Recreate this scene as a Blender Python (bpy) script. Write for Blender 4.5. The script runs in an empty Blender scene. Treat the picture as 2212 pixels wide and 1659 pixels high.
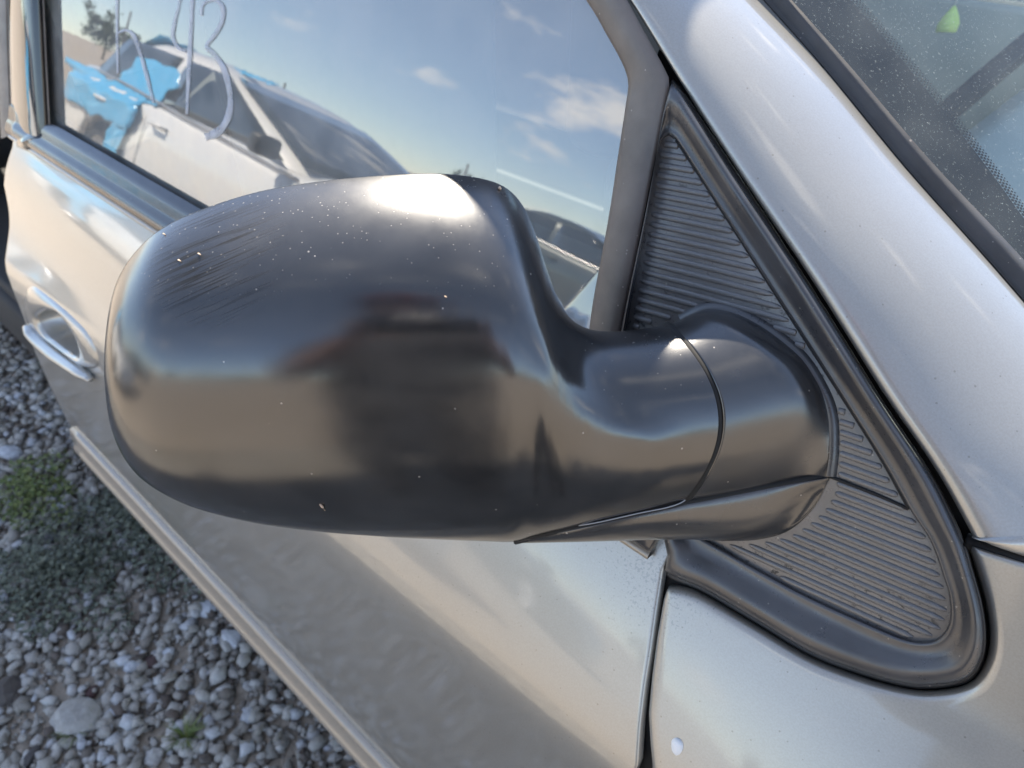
import bpy, bmesh, math, random
import numpy as np
from math import radians, sin, cos, pi, sqrt
from mathutils import Vector, Matrix, noise as mnoise

random.seed(7); rng = np.random.default_rng(7)
scene = bpy.context.scene
col = scene.collection

# ------------------------------------------------------------------ camera
# car axes: +X towards the van's nose, +Y into the van, Z up; belt line of the door at z = 1.05
CAM = np.array([0.0, -0.32, 1.42]); PITCH = radians(38); YAW = radians(43); FPX = 1650.0   # FPX for a 2212 px wide picture
hd = np.array([-sin(YAW), cos(YAW), 0.0]); UPZ = np.array([0, 0, 1.0])
FW = cos(PITCH)*hd - sin(PITCH)*UPZ; RT = np.cross(hd, UPZ); UP = np.cross(RT, FW)
cam = bpy.data.cameras.new('camera'); camo = bpy.data.objects.new('camera', cam); col.objects.link(camo)
camo.matrix_world = Matrix(((RT[0], UP[0], -FW[0], CAM[0]), (RT[1], UP[1], -FW[1], CAM[1]), (RT[2], UP[2], -FW[2], CAM[2]), (0, 0, 0, 1)))
cam.sensor_width = 36; cam.lens = 36*FPX/2212; cam.clip_start = .005; cam.clip_end = 4000
cam.dof.use_dof = True; cam.dof.focus_distance = .40; cam.dof.aperture_fstop = 13
scene.camera = camo

# ------------------------------------------------------------------ sky, sun, exposure
SUN = np.array([-.45, .53, .72]); SUN /= np.linalg.norm(SUN)
world = bpy.data.worlds.new('World'); scene.world = world; world.use_nodes = True
wn = world.node_tree.nodes; wl = world.node_tree.links; wn.clear()
sky = wn.new('ShaderNodeTexSky'); sky.sky_type = 'NISHITA'; sky.sun_disc = False
sky.sun_elevation = math.asin(SUN[2]); sky.sun_rotation = math.atan2(SUN[0], SUN[1])
sky.air_density = .65; sky.dust_density = 0; sky.ozone_density = 1.2
bg = wn.new('ShaderNodeBackground'); bg.inputs[1].default_value = .14
wo = wn.new('ShaderNodeOutputWorld')
tc = wn.new('ShaderNodeTexCoord'); mp = wn.new('ShaderNodeMapping'); mp.inputs['Scale'].default_value = (1, 1, 3.2)
nz = wn.new('ShaderNodeTexNoise'); nz.inputs['Scale'].default_value = 4.2; nz.inputs['Detail'].default_value = 7; nz.inputs['Roughness'].default_value = .55
cr = wn.new('ShaderNodeValToRGB'); cr.color_ramp.elements[0].position = .60; cr.color_ramp.elements[1].position = .69
mx = wn.new('ShaderNodeMix'); mx.data_type = 'RGBA'; mx.inputs['B'].default_value = (7.5, 7.0, 6.4, 1)
ml = wn.new('ShaderNodeMath'); ml.operation = 'MULTIPLY'; ml.inputs[1].default_value = .75
wl.new(tc.outputs['Generated'], mp.inputs[0]); wl.new(mp.outputs[0], nz.inputs['Vector']); wl.new(nz.outputs[0], cr.inputs[0])
wl.new(cr.outputs[0], ml.inputs[0]); wl.new(ml.outputs[0], mx.inputs['Factor']); 
veil = wn.new('ShaderNodeMix'); veil.data_type = 'RGBA'; veil.inputs['Factor'].default_value = .23; veil.inputs['B'].default_value = (2.3, 2.3, 2.15, 1)   # thin high haze over the whole sky
wl.new(sky.outputs[0], veil.inputs['A']); wl.new(veil.outputs['Result'], mx.inputs['A'])
wl.new(mx.outputs['Result'], bg.inputs[0]); wl.new(bg.outputs[0], wo.inputs[0])
sl = bpy.data.lights.new('sun', 'SUN'); sl.energy = 5.0; sl.angle = radians(.5); sl.color = (1, .90, .76)
so = bpy.data.objects.new('sun', sl); col.objects.link(so); so.rotation_euler = Vector(SUN).to_track_quat('Z', 'Y').to_euler()
vs = scene.view_settings; vs.view_transform = 'Standard'; vs.look = 'None'; vs.gamma = 1; vs.use_curve_mapping = False
vs.exposure = 1.95
try: scene.cycles.max_bounces = 10; scene.cycles.transparent_max_bounces = 16
except Exception: pass

# ------------------------------------------------------------------ materials
def principled(name, base, rough=.5, metal=0, coat=0, coat_rough=.03, spec=.5, **kw):
    m = bpy.data.materials.new(name); m.use_nodes = True
    b = m.node_tree.nodes['Principled BSDF']
    b.inputs['Base Color'].default_value = (*base, 1); b.inputs['Roughness'].default_value = rough; b.inputs['Metallic'].default_value = metal
    b.inputs['Coat Weight'].default_value = coat; b.inputs['Coat Roughness'].default_value = coat_rough; b.inputs['Specular IOR Level'].default_value = spec
    return m
def nodes(m): return m.node_tree.nodes, m.node_tree.links, m.node_tree.nodes['Principled BSDF']
def add_noise(m, scale, detail=4, rough=.6, stretch=None, rot=None):
    n, l, b = nodes(m)
    t = n.new('ShaderNodeTexCoord'); nt = n.new('ShaderNodeTexNoise'); nt.inputs['Scale'].default_value = scale; nt.inputs['Detail'].default_value = detail; nt.inputs['Roughness'].default_value = rough
    if stretch:
        mp = n.new('ShaderNodeMapping'); mp.inputs['Scale'].default_value = stretch
        if rot: mp.inputs['Rotation'].default_value = rot
        l.new(t.outputs['Object'], mp.inputs[0]); l.new(mp.outputs[0], nt.inputs['Vector'])
    else: l.new(t.outputs['Object'], nt.inputs['Vector'])
    return nt.outputs[0]
def ramp(m, src, p0, p1, c0=(0, 0, 0, 1), c1=(1, 1, 1, 1)):
    n, l, b = nodes(m); r = n.new('ShaderNodeValToRGB'); e = r.color_ramp.elements
    e[0].position = p0; e[1].position = p1; e[0].color = c0; e[1].color = c1; l.new(src, r.inputs[0]); return r.outputs[0]
def mixc(m, fac, a, b_):
    n, l, b = nodes(m); x = n.new('ShaderNodeMix'); x.data_type = 'RGBA'
    for k, v in (('Factor', fac), ('A', a), ('B', b_)):
        if isinstance(v, (tuple, float, int)): x.inputs[k].default_value = v if not (isinstance(v, tuple) and len(v) == 3) else (*v, 1)
        else: l.new(v, x.inputs[k])
    return x.outputs['Result']
def math_(m, op, a, b_):
    n, l, b = nodes(m); x = n.new('ShaderNodeMath'); x.operation = op
    for k, v in ((0, a), (1, b_)):
        if isinstance(v, (float, int)): x.inputs[k].default_value = v
        else: l.new(v, x.inputs[k])
    return x.outputs[0]
def bump(m, src, strength=.2, dist=.001):
    n, l, b = nodes(m); x = n.new('ShaderNodeBump'); x.inputs['Strength'].default_value = strength; x.inputs['Distance'].default_value = dist
    l.new(src, x.inputs['Height']); l.new(x.outputs[0], b.inputs['Normal']); return x
def specks(m, scale, radius, keep):
    """mask of small scattered grains: voronoi cells, only some of them, round"""
    n, l, b = nodes(m); t = n.new('ShaderNodeTexCoord'); v = n.new('ShaderNodeTexVoronoi'); v.inputs['Scale'].default_value = scale
    l.new(t.outputs['Object'], v.inputs['Vector'])
    near = math_(m, 'LESS_THAN', v.outputs['Distance'], radius)
    sp = n.new('ShaderNodeSeparateColor'); l.new(v.outputs['Color'], sp.inputs[0])
    return math_(m, 'MULTIPLY', near, math_(m, 'LESS_THAN', sp.outputs[0], keep))

def mat_silver():
    m = principled('silver_paint', (.36, .35, .32), .38, .6, 1.0, .035)
    n, l, b = nodes(m)
    fl = add_noise(m, 900, 2); dirt = add_noise(m, 9, 6)
    c = mixc(m, ramp(m, fl, .35, .65), (.315, .306, .28), (.345, .336, .31))
    c = mixc(m, math_(m, 'MULTIPLY', ramp(m, dirt, .48, .75), .14), c, (.25, .22, .19))
    sp = specks(m, 170, .10, .25); c = mixc(m, math_(m, 'MULTIPLY', sp, .55), c, (.16, .14, .12))
    l.new(c, b.inputs['Base Color'])
    l.new(ramp(m, dirt, .4, .8, (.05, .05, .05, 1), (.12, .12, .12, 1)), b.inputs['Coat Roughness'])
    wv = add_noise(m, 7, 2); bump(m, wv, .05, .01)
    t = n.new('ShaderNodeTexCoord'); vd = n.new('ShaderNodeVectorMath'); vd.operation = 'DISTANCE'; vd.inputs[1].default_value = (-.146, -.022, 1.015); l.new(t.outputs['Object'], vd.inputs[0])
    near = ramp(m, math_(m, 'DIVIDE', vd.outputs['Value'], .065), .2, 1.0, (1, 1, 1, 1), (0, 0, 0, 1)); dr = math_(m, 'GREATER_THAN', add_noise(m, 520, 2), math_(m, 'SUBTRACT', .74, math_(m, 'MULTIPLY', near, .17)))
    l.new(mixc(m, math_(m, 'MULTIPLY', dr, .45), b.inputs['Base Color'].links[0].from_socket, (.16, .165, .17)), b.inputs['Base Color'])
    return m
def mat_plastic(name, base=(.018, .018, .019), r0=.10, r1=.20, dust=.35, keep=.10, scuff=None, bmp=.05, top=False, spec=.75):
    m = principled(name, base, .15, 0, 0, spec=spec)
    n, l, b = nodes(m)
    gr = add_noise(m, 1400, 2); cloud = add_noise(m, 14, 5)
    haze = add_noise(m, 60, 6, .7)
    c = mixc(m, ramp(m, cloud, .4, .75), base, tuple(v*1.9+.008 for v in base))
    s1 = specks(m, 260, .13, keep); s2 = specks(m, 95, .07, keep)
    c = mixc(m, math_(m, 'MULTIPLY', math_(m, 'MAXIMUM', s1, s2), dust), c, (.55, .50, .44))
    l.new(c, b.inputs['Base Color'])
    rr = ramp(m, haze, .3, .75, (r0, r0, r0, 1), (r1, r1, r1, 1))
    if scuff:                               # a rubbed patch: fine dull strokes round one point
        t = n.new('ShaderNodeTexCoord'); vd = n.new('ShaderNodeVectorMath'); vd.operation = 'DISTANCE'; vd.inputs[1].default_value = scuff[0]
        l.new(t.outputs['Object'], vd.inputs[0])
        near = ramp(m, math_(m, 'DIVIDE', vd.outputs['Value'], scuff[1]), .35, 1.0, (1, 1, 1, 1), (0, 0, 0, 1))
        cb = n.new('ShaderNodeCombineXYZ')
        for k in range(3):
            dp = n.new('ShaderNodeVectorMath'); dp.operation = 'DOT_PRODUCT'; dp.inputs[1].default_value = scuff[2][k]; l.new(t.outputs['Object'], dp.inputs[0]); l.new(dp.outputs['Value'], cb.inputs[k])
        sn = n.new('ShaderNodeTexNoise'); sn.inputs['Scale'].default_value = 1; sn.inputs['Detail'].default_value = 3; l.new(cb.outputs[0], sn.inputs['Vector'])
        strokes = ramp(m, sn.outputs[0], .50, .60)
        f = math_(m, 'MULTIPLY', near, strokes)
        rr = mixc(m, f, rr, (.62, .62, .62))
    if top:                                 # dust lies on what faces the sky
        g_ = n.new('ShaderNodeNewGeometry'); sx_ = n.new('ShaderNodeSeparateXYZ'); l.new(g_.outputs['Normal'], sx_.inputs[0])
        fz = ramp(m, sx_.outputs[2], .62, .97); rr = mixc(m, math_(m, 'MULTIPLY', fz, math_(m, 'ADD', .55, math_(m, 'MULTIPLY', haze, .6))), rr, (.28, .28, .28))
        sp3 = specks(m, 420, .16, .30); c = mixc(m, math_(m, 'MULTIPLY', math_(m, 'MULTIPLY', sp3, fz), .35), c, (.5, .46, .4)); l.new(c, b.inputs['Base Color'])
    if scuff: l.new(ramp(m, f, 0, 1, (spec, spec, spec, 1), (.22, .22, .22, 1)), b.inputs['Specular IOR Level'])
    l.new(rr, b.inputs['Roughness'])
    bump(m, gr, bmp, .0006)
    return m
M = {}
M['silver'] = mat_silver()
M['grain'] = mat_plastic('worn_black_plastic', (.030, .031, .034), .22, .42, .3, .10, bmp=.10)
def mat_ribbed():
    m = mat_plastic('ribbed_faded_plastic', (.078, .077, .077), .24, .40, .3, .1, bmp=.12)
    n, l, b = nodes(m)
    w = ramp(m, add_noise(m, 210, 5, .75), .575, .60)         # flaking patches where the grey bloom has worn off
    area = ramp(m, add_noise(m, 17, 2), .44, .58)
    f = math_(m, 'MULTIPLY', w, area)
    old = b.inputs['Base Color'].links[0].from_socket
    l.new(mixc(m, f, old, (.008, .008, .009)), b.inputs['Base Color'])
    r = b.inputs['Roughness'].links[0].from_socket; l.new(mixc(m, f, r, (.55, .55, .55)), b.inputs['Roughness'])
    return m
M['ribbed'] = mat_ribbed()
M['rubber'] = mat_plastic('weathered_rubber', (.070, .057, .048), .40, .60, .3, .1, bmp=.2)
M['black_rubber'] = mat_plastic('black_rubber_seal', (.022, .021, .020), .45, .65, .25, .08, bmp=.2)
M['gap'] = principled('dark_gap', (.006, .006, .006), .8)
M['gloss_black'] = principled('gloss_black_trim', (.012, .012, .013), .07, 0, .35, .02, spec=.4)
M['belt'] = mat_plastic('belt_moulding_black', (.02, .02, .022), .12, .25, .2, .06)
M['strip'] = principled('silver_moulding', (.30, .26, .21), .36, .2, .6, .10)
M['bare'] = principled('bare_plastic_edge', (.30, .31, .33), .5)
M['chip'] = principled('white_chip', (.75, .75, .74), .5)
M['marker'] = principled('white_marker', (.50, .53, .58), .8); M['marker'].node_tree.links.new(ramp(M['marker'], add_noise(M['marker'], 45, 3, .6), .3, .7, (.28, .28, .28, 1), (.66, .66, .66, 1)), M['marker'].node_tree.nodes['Principled BSDF'].inputs['Alpha'])
M['cabin'] = principled('cabin_grey', (.055, .06, .058), .75)
M['cabin_dark'] = principled('cabin_dark', (.02, .02, .02), .8)
M['dash'] = principled('dash_plastic', (.30, .35, .33), .6)
M['seat'] = principled('seat_cloth', (.12, .115, .105), .9)
M['mirror_glass'] = principled('mirror_glass', (.85, .86, .86), .02, 1)
M['tyre'] = principled('tyre', (.02, .02, .02), .85)
M['rim'] = principled('alloy', (.5, .5, .5), .3, .9)
M['frit'] = principled('black_frit', (.012, .011, .012), .6, spec=.1)
M['keylock'] = principled('lock_steel', (.55, .47, .36), .25, .9)

def mat_glass(name, tint, ior, dust, dcol=(.45, .47, .46), rough=.0, sp=None):
    m = bpy.data.materials.new(name); m.use_nodes = True; n = m.node_tree.nodes; l = m.node_tree.links
    n.remove(n['Principled BSDF']); out = n['Material Output']
    tr = n.new('ShaderNodeBsdfTransparent'); tr.inputs[0].default_value = (*tint, 1)
    gl = n.new('ShaderNodeBsdfGlossy'); gl.inputs['Roughness'].default_value = rough
    fr = n.new('ShaderNodeFresnel'); fr.inputs[0].default_value = ior
    df = n.new('ShaderNodeBsdfDiffuse'); df.inputs[0].default_value = (*dcol, 1)
    m1 = n.new('ShaderNodeMixShader'); m2 = n.new('ShaderNodeMixShader')
    t = n.new('ShaderNodeTexCoord'); nt = n.new('ShaderNodeTexNoise'); nt.inputs['Scale'].default_value = 25; nt.inputs['Detail'].default_value = 6
    l.new(t.outputs['Object'], nt.inputs['Vector'])
    mr = n.new('ShaderNodeMapRange'); mr.inputs[1].default_value = .3; mr.inputs[2].default_value = .8; mr.inputs[3].default_value = dust*.6; mr.inputs[4].default_value = dust*1.6
    l.new(nt.outputs[0], mr.inputs[0]); fac = mr.outputs[0]
    if sp:
        sc_, w_, k_ = sp                      # squiggly specks of dried dirt
        n2 = n.new('ShaderNodeTexNoise'); n2.inputs['Scale'].default_value = sc_; n2.inputs['Detail'].default_value = 3; l.new(t.outputs['Object'], n2.inputs['Vector'])
        ab = n.new('ShaderNodeMath'); ab.operation = 'COMPARE'; ab.inputs[1].default_value = .5; ab.inputs[2].default_value = w_; l.new(n2.outputs[0], ab.inputs[0])
        n3 = n.new('ShaderNodeTexNoise'); n3.inputs['Scale'].default_value = sc_*.9; l.new(t.outputs['Object'], n3.inputs['Vector'])
        gt = n.new('ShaderNodeMath'); gt.operation = 'GREATER_THAN'; gt.inputs[1].default_value = k_; l.new(n3.outputs[1], gt.inputs[0])
        mu = n.new('ShaderNodeMath'); mu.operation = 'MULTIPLY'; l.new(ab.outputs[0], mu.inputs[0]); l.new(gt.outputs[0], mu.inputs[1])
        m3 = n.new('ShaderNodeMath'); m3.operation = 'MULTIPLY'; m3.inputs[1].default_value = .5; l.new(mu.outputs[0], m3.inputs[0])
        mxx = n.new('ShaderNodeMath'); mxx.operation = 'MAXIMUM'; l.new(m3.outputs[0], mxx.inputs[0]); l.new(fac, mxx.inputs[1]); fac = mxx.outputs[0]
    l.new(fr.outputs[0], m1.inputs[0]); l.new(tr.outputs[0], m1.inputs[1]); l.new(gl.outputs[0], m1.inputs[2])
    l.new(fac, m2.inputs[0]); l.new(m1.outputs[0], m2.inputs[1]); l.new(df.outputs[0], m2.inputs[2])
    l.new(m2.outputs[0], out.inputs[0])
    return m
M['door_glass'] = mat_glass('door_glass', (.62, .68, .66), 2.9, .19, (.50, .52, .52))
M['ws_glass'] = mat_glass('windshield_glass', (.76, .85, .81), 1.48, .065, (.40, .44, .42), sp=(620, .014, .585))

# ------------------------------------------------------------------ helpers
def ray(px, py): return (px-1106)/FPX*RT + (830-py)/FPX*UP + FW
def at(px, py, t): return CAM + ray(px, py)*t
def pchip(xs, ys):
    xs = np.asarray(xs, float); ys = np.asarray(ys, float); h = np.diff(xs); d = np.diff(ys)/h
    m = np.zeros_like(ys); m[0] = d[0]; m[-1] = d[-1]
    for i in range(1, len(xs)-1):
        if d[i-1]*d[i] > 0:
            w1 = 2*h[i]+h[i-1]; w2 = h[i]+2*h[i-1]; m[i] = (w1+w2)/(w1/d[i-1]+w2/d[i])
    def f(x):
        x = np.clip(x, xs[0], xs[-1]); i = np.clip(np.searchsorted(xs, x)-1, 0, len(h)-1)
        u = (x-xs[i])/h[i]
        return ((1+2*u)*(1-u)**2)*ys[i] + u*(1-u)**2*h[i]*m[i] + u*u*(3-2*u)*ys[i+1] + u*u*(u-1)*h[i]*m[i+1]
    return f
def catmull(P, n, closed=False):
    """points through P (k x d), n samples per span, centripetal-ish"""
    P = np.asarray(P, float); k = len(P); out = []
    spans = k if closed else k-1
    for i in range(spans):
        p1 = P[i]; p2 = P[(i+1) % k]
        p0 = P[i-1] if (i > 0 or closed) else 2*p1-p2
        p3 = P[(i+2) % k] if (i+2 < k or closed) else 2*p2-p1
        for j in range(n):
            u = j/n
            out.append(.5*((2*p1)+(-p0+p2)*u+(2*p0-5*p1+4*p2-p3)*u*u+(-p0+3*p1-3*p2+p3)*u**3))
    if not closed: out.append(P[-1])
    return np.array(out)
def resample(P, n, closed=False):
    P = np.asarray(P, float)
    if closed: P = np.vstack([P, P[:1]])
    s = np.r_[0, np.cumsum(np.linalg.norm(np.diff(P, axis=0), axis=1))]
    q = np.linspace(0, s[-1], n+1)[:-1] if closed else np.linspace(0, s[-1], n)
    return np.stack([np.interp(q, s, P[:, i]) for i in range(P.shape[1])], 1)

def link(name, me, mat=None, parent=None, smooth=True):
    o = bpy.data.objects.new(name, me); col.objects.link(o)
    if mat is not None and not me.materials: me.materials.append(mat)
    if smooth: me.shade_smooth()
    if parent is not None: o.parent = parent; 
    return o
def mesh(name, verts, faces, mat, parent=None, smooth=True, fix=True):
    me = bpy.data.meshes.new(name); me.from_pydata([tuple(map(float, v)) for v in verts], [], [tuple(map(int, f)) for f in faces]); me.update()
    if fix:
        bm = bmesh.new(); bm.from_mesh(me); bmesh.ops.remove_doubles(bm, verts=bm.verts, dist=1e-6)
        bmesh.ops.recalc_face_normals(bm, faces=bm.faces); bm.to_mesh(me); bm.free()
    return link(name, me, mat, parent, smooth)
def loft(name, rings, mat, parent=None, closed=False, cap0=False, cap1=False, solid=0, smooth=True):
    R_ = [np.asarray(r, float) for r in rings]; n = len(R_[0]); V = np.vstack(R_); F = []
    for i in range(len(R_)-1):
        for j in range(n if closed else n-1):
            a = i*n+j; b = i*n+(j+1) % n; F.append((a, b, b+n, a+n))
    if cap0: F.append(tuple(range(n-1, -1, -1)))
    if cap1: F.append(tuple(range((len(R_)-1)*n, len(R_)*n)))
    o = mesh(name, V, F, mat, parent, smooth)
    if solid:
        md = o.modifiers.new('thickness', 'SOLIDIFY'); md.thickness = abs(solid); md.offset = -1 if solid > 0 else 1
    return o
def orient_out(o, inside):
    """flip an open sheet so its normals point away from a point inside the car"""
    me = o.data; c = Vector(inside); s = sum((f.center-c).dot(f.normal)*f.area for f in me.polygons)
    if s < 0: me.flip_normals()
    return o
def frame_of(t):
    t = t/np.linalg.norm(t); a = np.array([0, 0, 1.]) if abs(t[2]) < .9 else np.array([1., 0, 0])
    u = np.cross(t, a); u /= np.linalg.norm(u); v = np.cross(t, u); return u, v
def tube_geo(path, rad, n=8, V=None, F=None, flat=1.0, cap=True):
    P = np.asarray(path, float); V = [] if V is None else V; F = [] if F is None else F
    rad = np.broadcast_to(rad, len(P)); base = len(V)
    for i, p in enumerate(P):
        t = P[min(i+1, len(P)-1)]-P[max(i-1, 0)]; u, v = frame_of(t)
        for k in range(n):
            a = 2*pi*k/n; V.append(p+rad[i]*(cos(a)*u+sin(a)*v*flat))
    for i in range(len(P)-1):
        for k in range(n):
            a = base+i*n+k; b = base+i*n+(k+1) % n; F.append((a, b, b+n, a+n))
    if cap: F.append(tuple(base+k for k in range(n-1, -1, -1))); F.append(tuple(base+(len(P)-1)*n+k for k in range(n)))
    return V, F
def tube(name, path, rad, mat, parent=None, n=8, flat=1.0):
    V, F = tube_geo(path, rad, n, flat=flat); return mesh(name, V, F, mat, parent)
def box(name, lo, hi, mat, parent=None, bev=.01, seg=2):
    bm = bmesh.new(); bmesh.ops.create_cube(bm, size=1)
    for v in bm.verts: v.co = Vector([lo[i]+(v.co[i]+.5)*(hi[i]-lo[i]) for i in range(3)])
    if bev: bmesh.ops.bevel(bm, geom=list(bm.edges), offset=bev, segments=seg, affect='EDGES', profile=.5)
    me = bpy.data.meshes.new(name); bm.to_mesh(me); bm.free(); return link(name, me, mat, parent)
def thing(name, label, cat, loc=(0, 0, 0), group=None):
    o = bpy.data.objects.new(name, None); col.objects.link(o); o.location = loc; o.empty_display_size = .1
    o['label'] = label; o['category'] = cat
    if group: o['group'] = group
    return o
def tag(o, label, cat, group=None):
    o['label'] = label; o['category'] = cat
    if group: o['group'] = group
    return o

# ------------------------------------------------------------------ ground
def mat_ground():
    m = principled('gravel_ground', (.34, .31, .27), .95)
    n, l, b = nodes(m)
    a = add_noise(m, 1.3, 6); g = add_noise(m, 38, 6, .7); 
    c = mixc(m, ramp(m, g, .35, .7), (.27, .225, .175), (.50, .43, .35))
    c = mixc(m, math_(m, 'MULTIPLY', ramp(m, a, .5, .7), .5), c, (.31, .26, .20))
    l.new(c, b.inputs['Base Color']); bump(m, g, .6, .02); return m
M['ground'] = mat_ground()
G = 1500
o = mesh('ground', [(-G, -G, 0), (G, -G, 0), (G, G, 0), (-G, G, 0)], [(0, 1, 2, 3)], M['ground'], smooth=False); o['kind'] = 'structure'

# ================================================================== the silver van
van = thing('minivan', 'silver minivan with black door mirror and white marker writing on its front window', 'van', (-1.2, .9, 0))
VO = np.array([-1.2, .9, 0])
def place(o):                              # parts are modelled in world coordinates; put them back after parenting
    return o
# body side: y of the outer skin for a height z
prof = pchip([.18, .26, .35, .45, .55, .68, .80, .845, .866, .885, .906, .94, .985, 1.02, 1.045, 1.07, 1.10, 1.2, 1.7],
             [-.030, -.060, -.090, -.106, -.110, -.104, -.0958, -.0930, -.0905, -.0860, -.0780, -.0625, -.040, -.020, -.0050, .0045, .0148, .0444, .192])
PT = [float(v) for v in prof(np.linspace(.18, 1.7, 6001))]
def profs(z):
    u = (min(max(z, .18), 1.6999)-.18)/1.52*6000; i = int(u); return PT[i]+(PT[min(i+1, 6000)]-PT[i])*(u-i)
def Yb(x, z):
    w = math.exp(-((z-.88)/.085)**2); return profs(z-.07*(min(max(x, -1.4), .2)+.42)*w)
def Ydoor(x, z): return Yb(x, z)
def side(px, py, off=0.0, fn=Yb):
    """where the sight line through a traced point meets the body side (lifted outward by off)"""
    d = ray(px, py); dx, dy, dz = float(d[0]), float(d[1]), float(d[2]); a = .12; b = min(3.2, 1.22/max(1e-3, -dz))
    for _ in range(42):
        c = .5*(a+b)
        if -.32+dy*c < fn(dx*c, 1.42+dz*c)-off: a = c
        else: b = c
    return CAM+d*a
TAU = math.tan(radians(16.5))
def tumble(x, z): return (z-1.05)*TAU
def on_glass(px, py, off=0.0): return side(px, py, off, tumble)

# ---- front door skin
gap_px = [(1430, 1236), (1416, 1325), (1405, 1407), (1392, 1488), (1382, 1570), (1377, 1655)]
gp = np.array([side(*p) for p in gap_px]); gp = gp[np.argsort(gp[:, 2])]
def Xf(z): 
    zz = np.clip(z, gp[0, 2], gp[-1, 2]); return np.interp(zz, gp[:, 2], gp[:, 0]) + (0 if z >= gp[0, 2] else (gp[0, 2]-z)*.02)
rear_px = [(26, 318), (8, 400), (16, 520), (48, 680), (76, 765), (122, 865), (168, 950)]
rp = np.array([side(*p) for p in rear_px]); rp = rp[np.argsort(rp[:, 2])]
Xr = lambda z: np.interp(z, rp[:, 2], rp[:, 0])
zs = np.r_[np.linspace(.22, .82, 26), np.linspace(.835, .915, 22), np.linspace(.93, 1.05, 16)]
us = np.r_[0, .0015, np.linspace(.005, .20, 44), np.linspace(.215, .990, 52), .995, .9972, .9984, .9993, 1]
rings = []
for z in zs:
    xr, xf = Xr(z), Xf(z); r = []
    r.append((xr, Yb(xr, z)+.03, z))
    for k, u in enumerate(us):
        x = xr+(xf-xr)*u; e = min(x-xr, xf-x); y = Yb(x, z)
        if e < .0018: y += .0015*(1-e/.0018)**2
        r.append((x, y, z))
    r.append((xf-.0005, Yb(xf, z)+.0075, z)); rings.append(r)
door = orient_out(loft('front_door', rings, M['silver'], van), (-.7, 1, .8))
door['label'] = 'silver front passenger door with body crease'

# ---- wide side moulding with a bright bead
def moulding(name, x0, x1, parent):
    pr = [(.548, 0), (.546, .006), (.538, .0085), (.512, .0095), (.5085, .0125), (.503, .0150), (.4975, .0150), (.492, .0125), (.489, .0095), (.464, .0085), (.456, .006), (.453, .0), (.448, -.004)]
    rr = []
    for x in np.r_[x0-.0001, np.linspace(x0, x1, 40), x1+.0001]:
        k = 0 if x in (x0-.0001, x1+.0001) else 1
        rr.append([(x, Yb(x, z)-h*k, z) for z, h in pr])
    return orient_out(loft(name, rr, M['strip'], parent), (-.7, 1, .5))
mo = moulding('side_moulding', Xr(.5)+.012, Xf(.5)-.004, door)

# ---- belt moulding under the glass
def beltline(px, py): return side(px, py)
bx0 = -1.265; bx1 = -.155
pr = [(1.070, .002), (1.066, .008), (1.060, .0098), (1.052, .0100), (1.049, .0105), (1.046, .0130), (1.041, .0145), (1.035, .0135), (1.031, .0105), (1.0285, .006), (1.027, -.004)]
rr = []
for x in np.r_[np.linspace(bx0, bx1, 40)]:
    rr.append([(x, Yb(x, z)-h, z) for z, h in pr])
belt = orient_out(loft('belt_moulding', rr, M['belt'], door, cap0=True, cap1=True), (-.7, 1, 1))
rr = [[(x, Yb(x, z)-h, z) for z, h in ((1.0290, .0), (1.0285, .0065), (1.0262, .0078), (1.0238, .0065), (1.0232, -.001))] for x in np.linspace(bx0, bx1, 30)]
orient_out(loft('bright_lip', rr, M['strip'], belt), (-.7, 1, 1))
# end cap where the moulding meets the pillar trim
ec = [on_glass(*p, off=.012) for p in ((30, 288), (62, 280), (92, 290), (88, 318), (66, 330), (36, 318))]
ecb = [p+np.array([0, .03, 0]) for p in ec]
ctr = np.mean(ec, axis=0)-np.array([0, .006, 0])
loft('end_cap', [ecb, ec, [ctr+(p-ctr)*.55-np.array([0, .002, 0]) for p in ec], [ctr+(p-ctr)*.01-np.array([0, .003, 0]) for p in ec]], M['gloss_black'], belt, closed=True)

# ---- door glass
gl_px = [(60, 330), (60, -260), (1080, -260), (1262, -5), (1345, 140), (1356, 175), (1352, 220), (1318, 450), (1283, 640), (1262, 800)]
gtop = 1.56
ring = []
xa, xb = -1.29, -.10
nx = 30
rr = [[(x, tumble(x, z)+.004+.010*sin(pi*(z-1.03)/.6), z) for x in np.linspace(xa, xb, nx)] for z in np.linspace(1.03, gtop, 16)]
# the glass is clipped by the frame in front of it; keep it inside the A-pillar line
def apx(z): return -.035-(z-1.10)*1.36
rr = [[(xa+(min(xb, apx(z)+.02)-xa)*k/(nx-1), tumble(0, z)+.004, z) for k in range(nx)] for z in np.linspace(1.03, gtop, 16)]
glass = orient_out(loft('window_glass', rr, M['door_glass'], door), (-.7, 1, 1.2))
# marker strokes on the glass
def ribbon(name, pts, widths, parent):
    P = catmull(pts, 8); W = np.interp(np.linspace(0, 1, len(P)), np.linspace(0, 1, len(widths)), widths)
    L = []; Rr = []
    for i, p in enumerate(P):
        t = P[min(i+1, len(P)-1)]-P[max(i-1, 0)]; t = t/np.linalg.norm(t); nrm = np.array([-t[1], t[0]])
        w = W[i]*(1+.05*sin(i*1.7)+.12*sin(i*.45))
        L.append(on_glass(*(p+nrm*w/2), off=-.0030)); Rr.append(on_glass(*(p-nrm*w/2), off=-.0030))
    return loft(name, [L, Rr], M['marker'], parent, solid=.0003)
ribbon('marker_stroke', [(252, -80), (252, 45), (253, 110), (254, 160)], [6, 6, 5, 4], glass)
ribbon('marker_stroke', [(254, 72), (271, 66), (288, 77), (302, 115), (318, 172), (331, 223)], [4, 6, 8, 8, 7, 5], glass)
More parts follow.
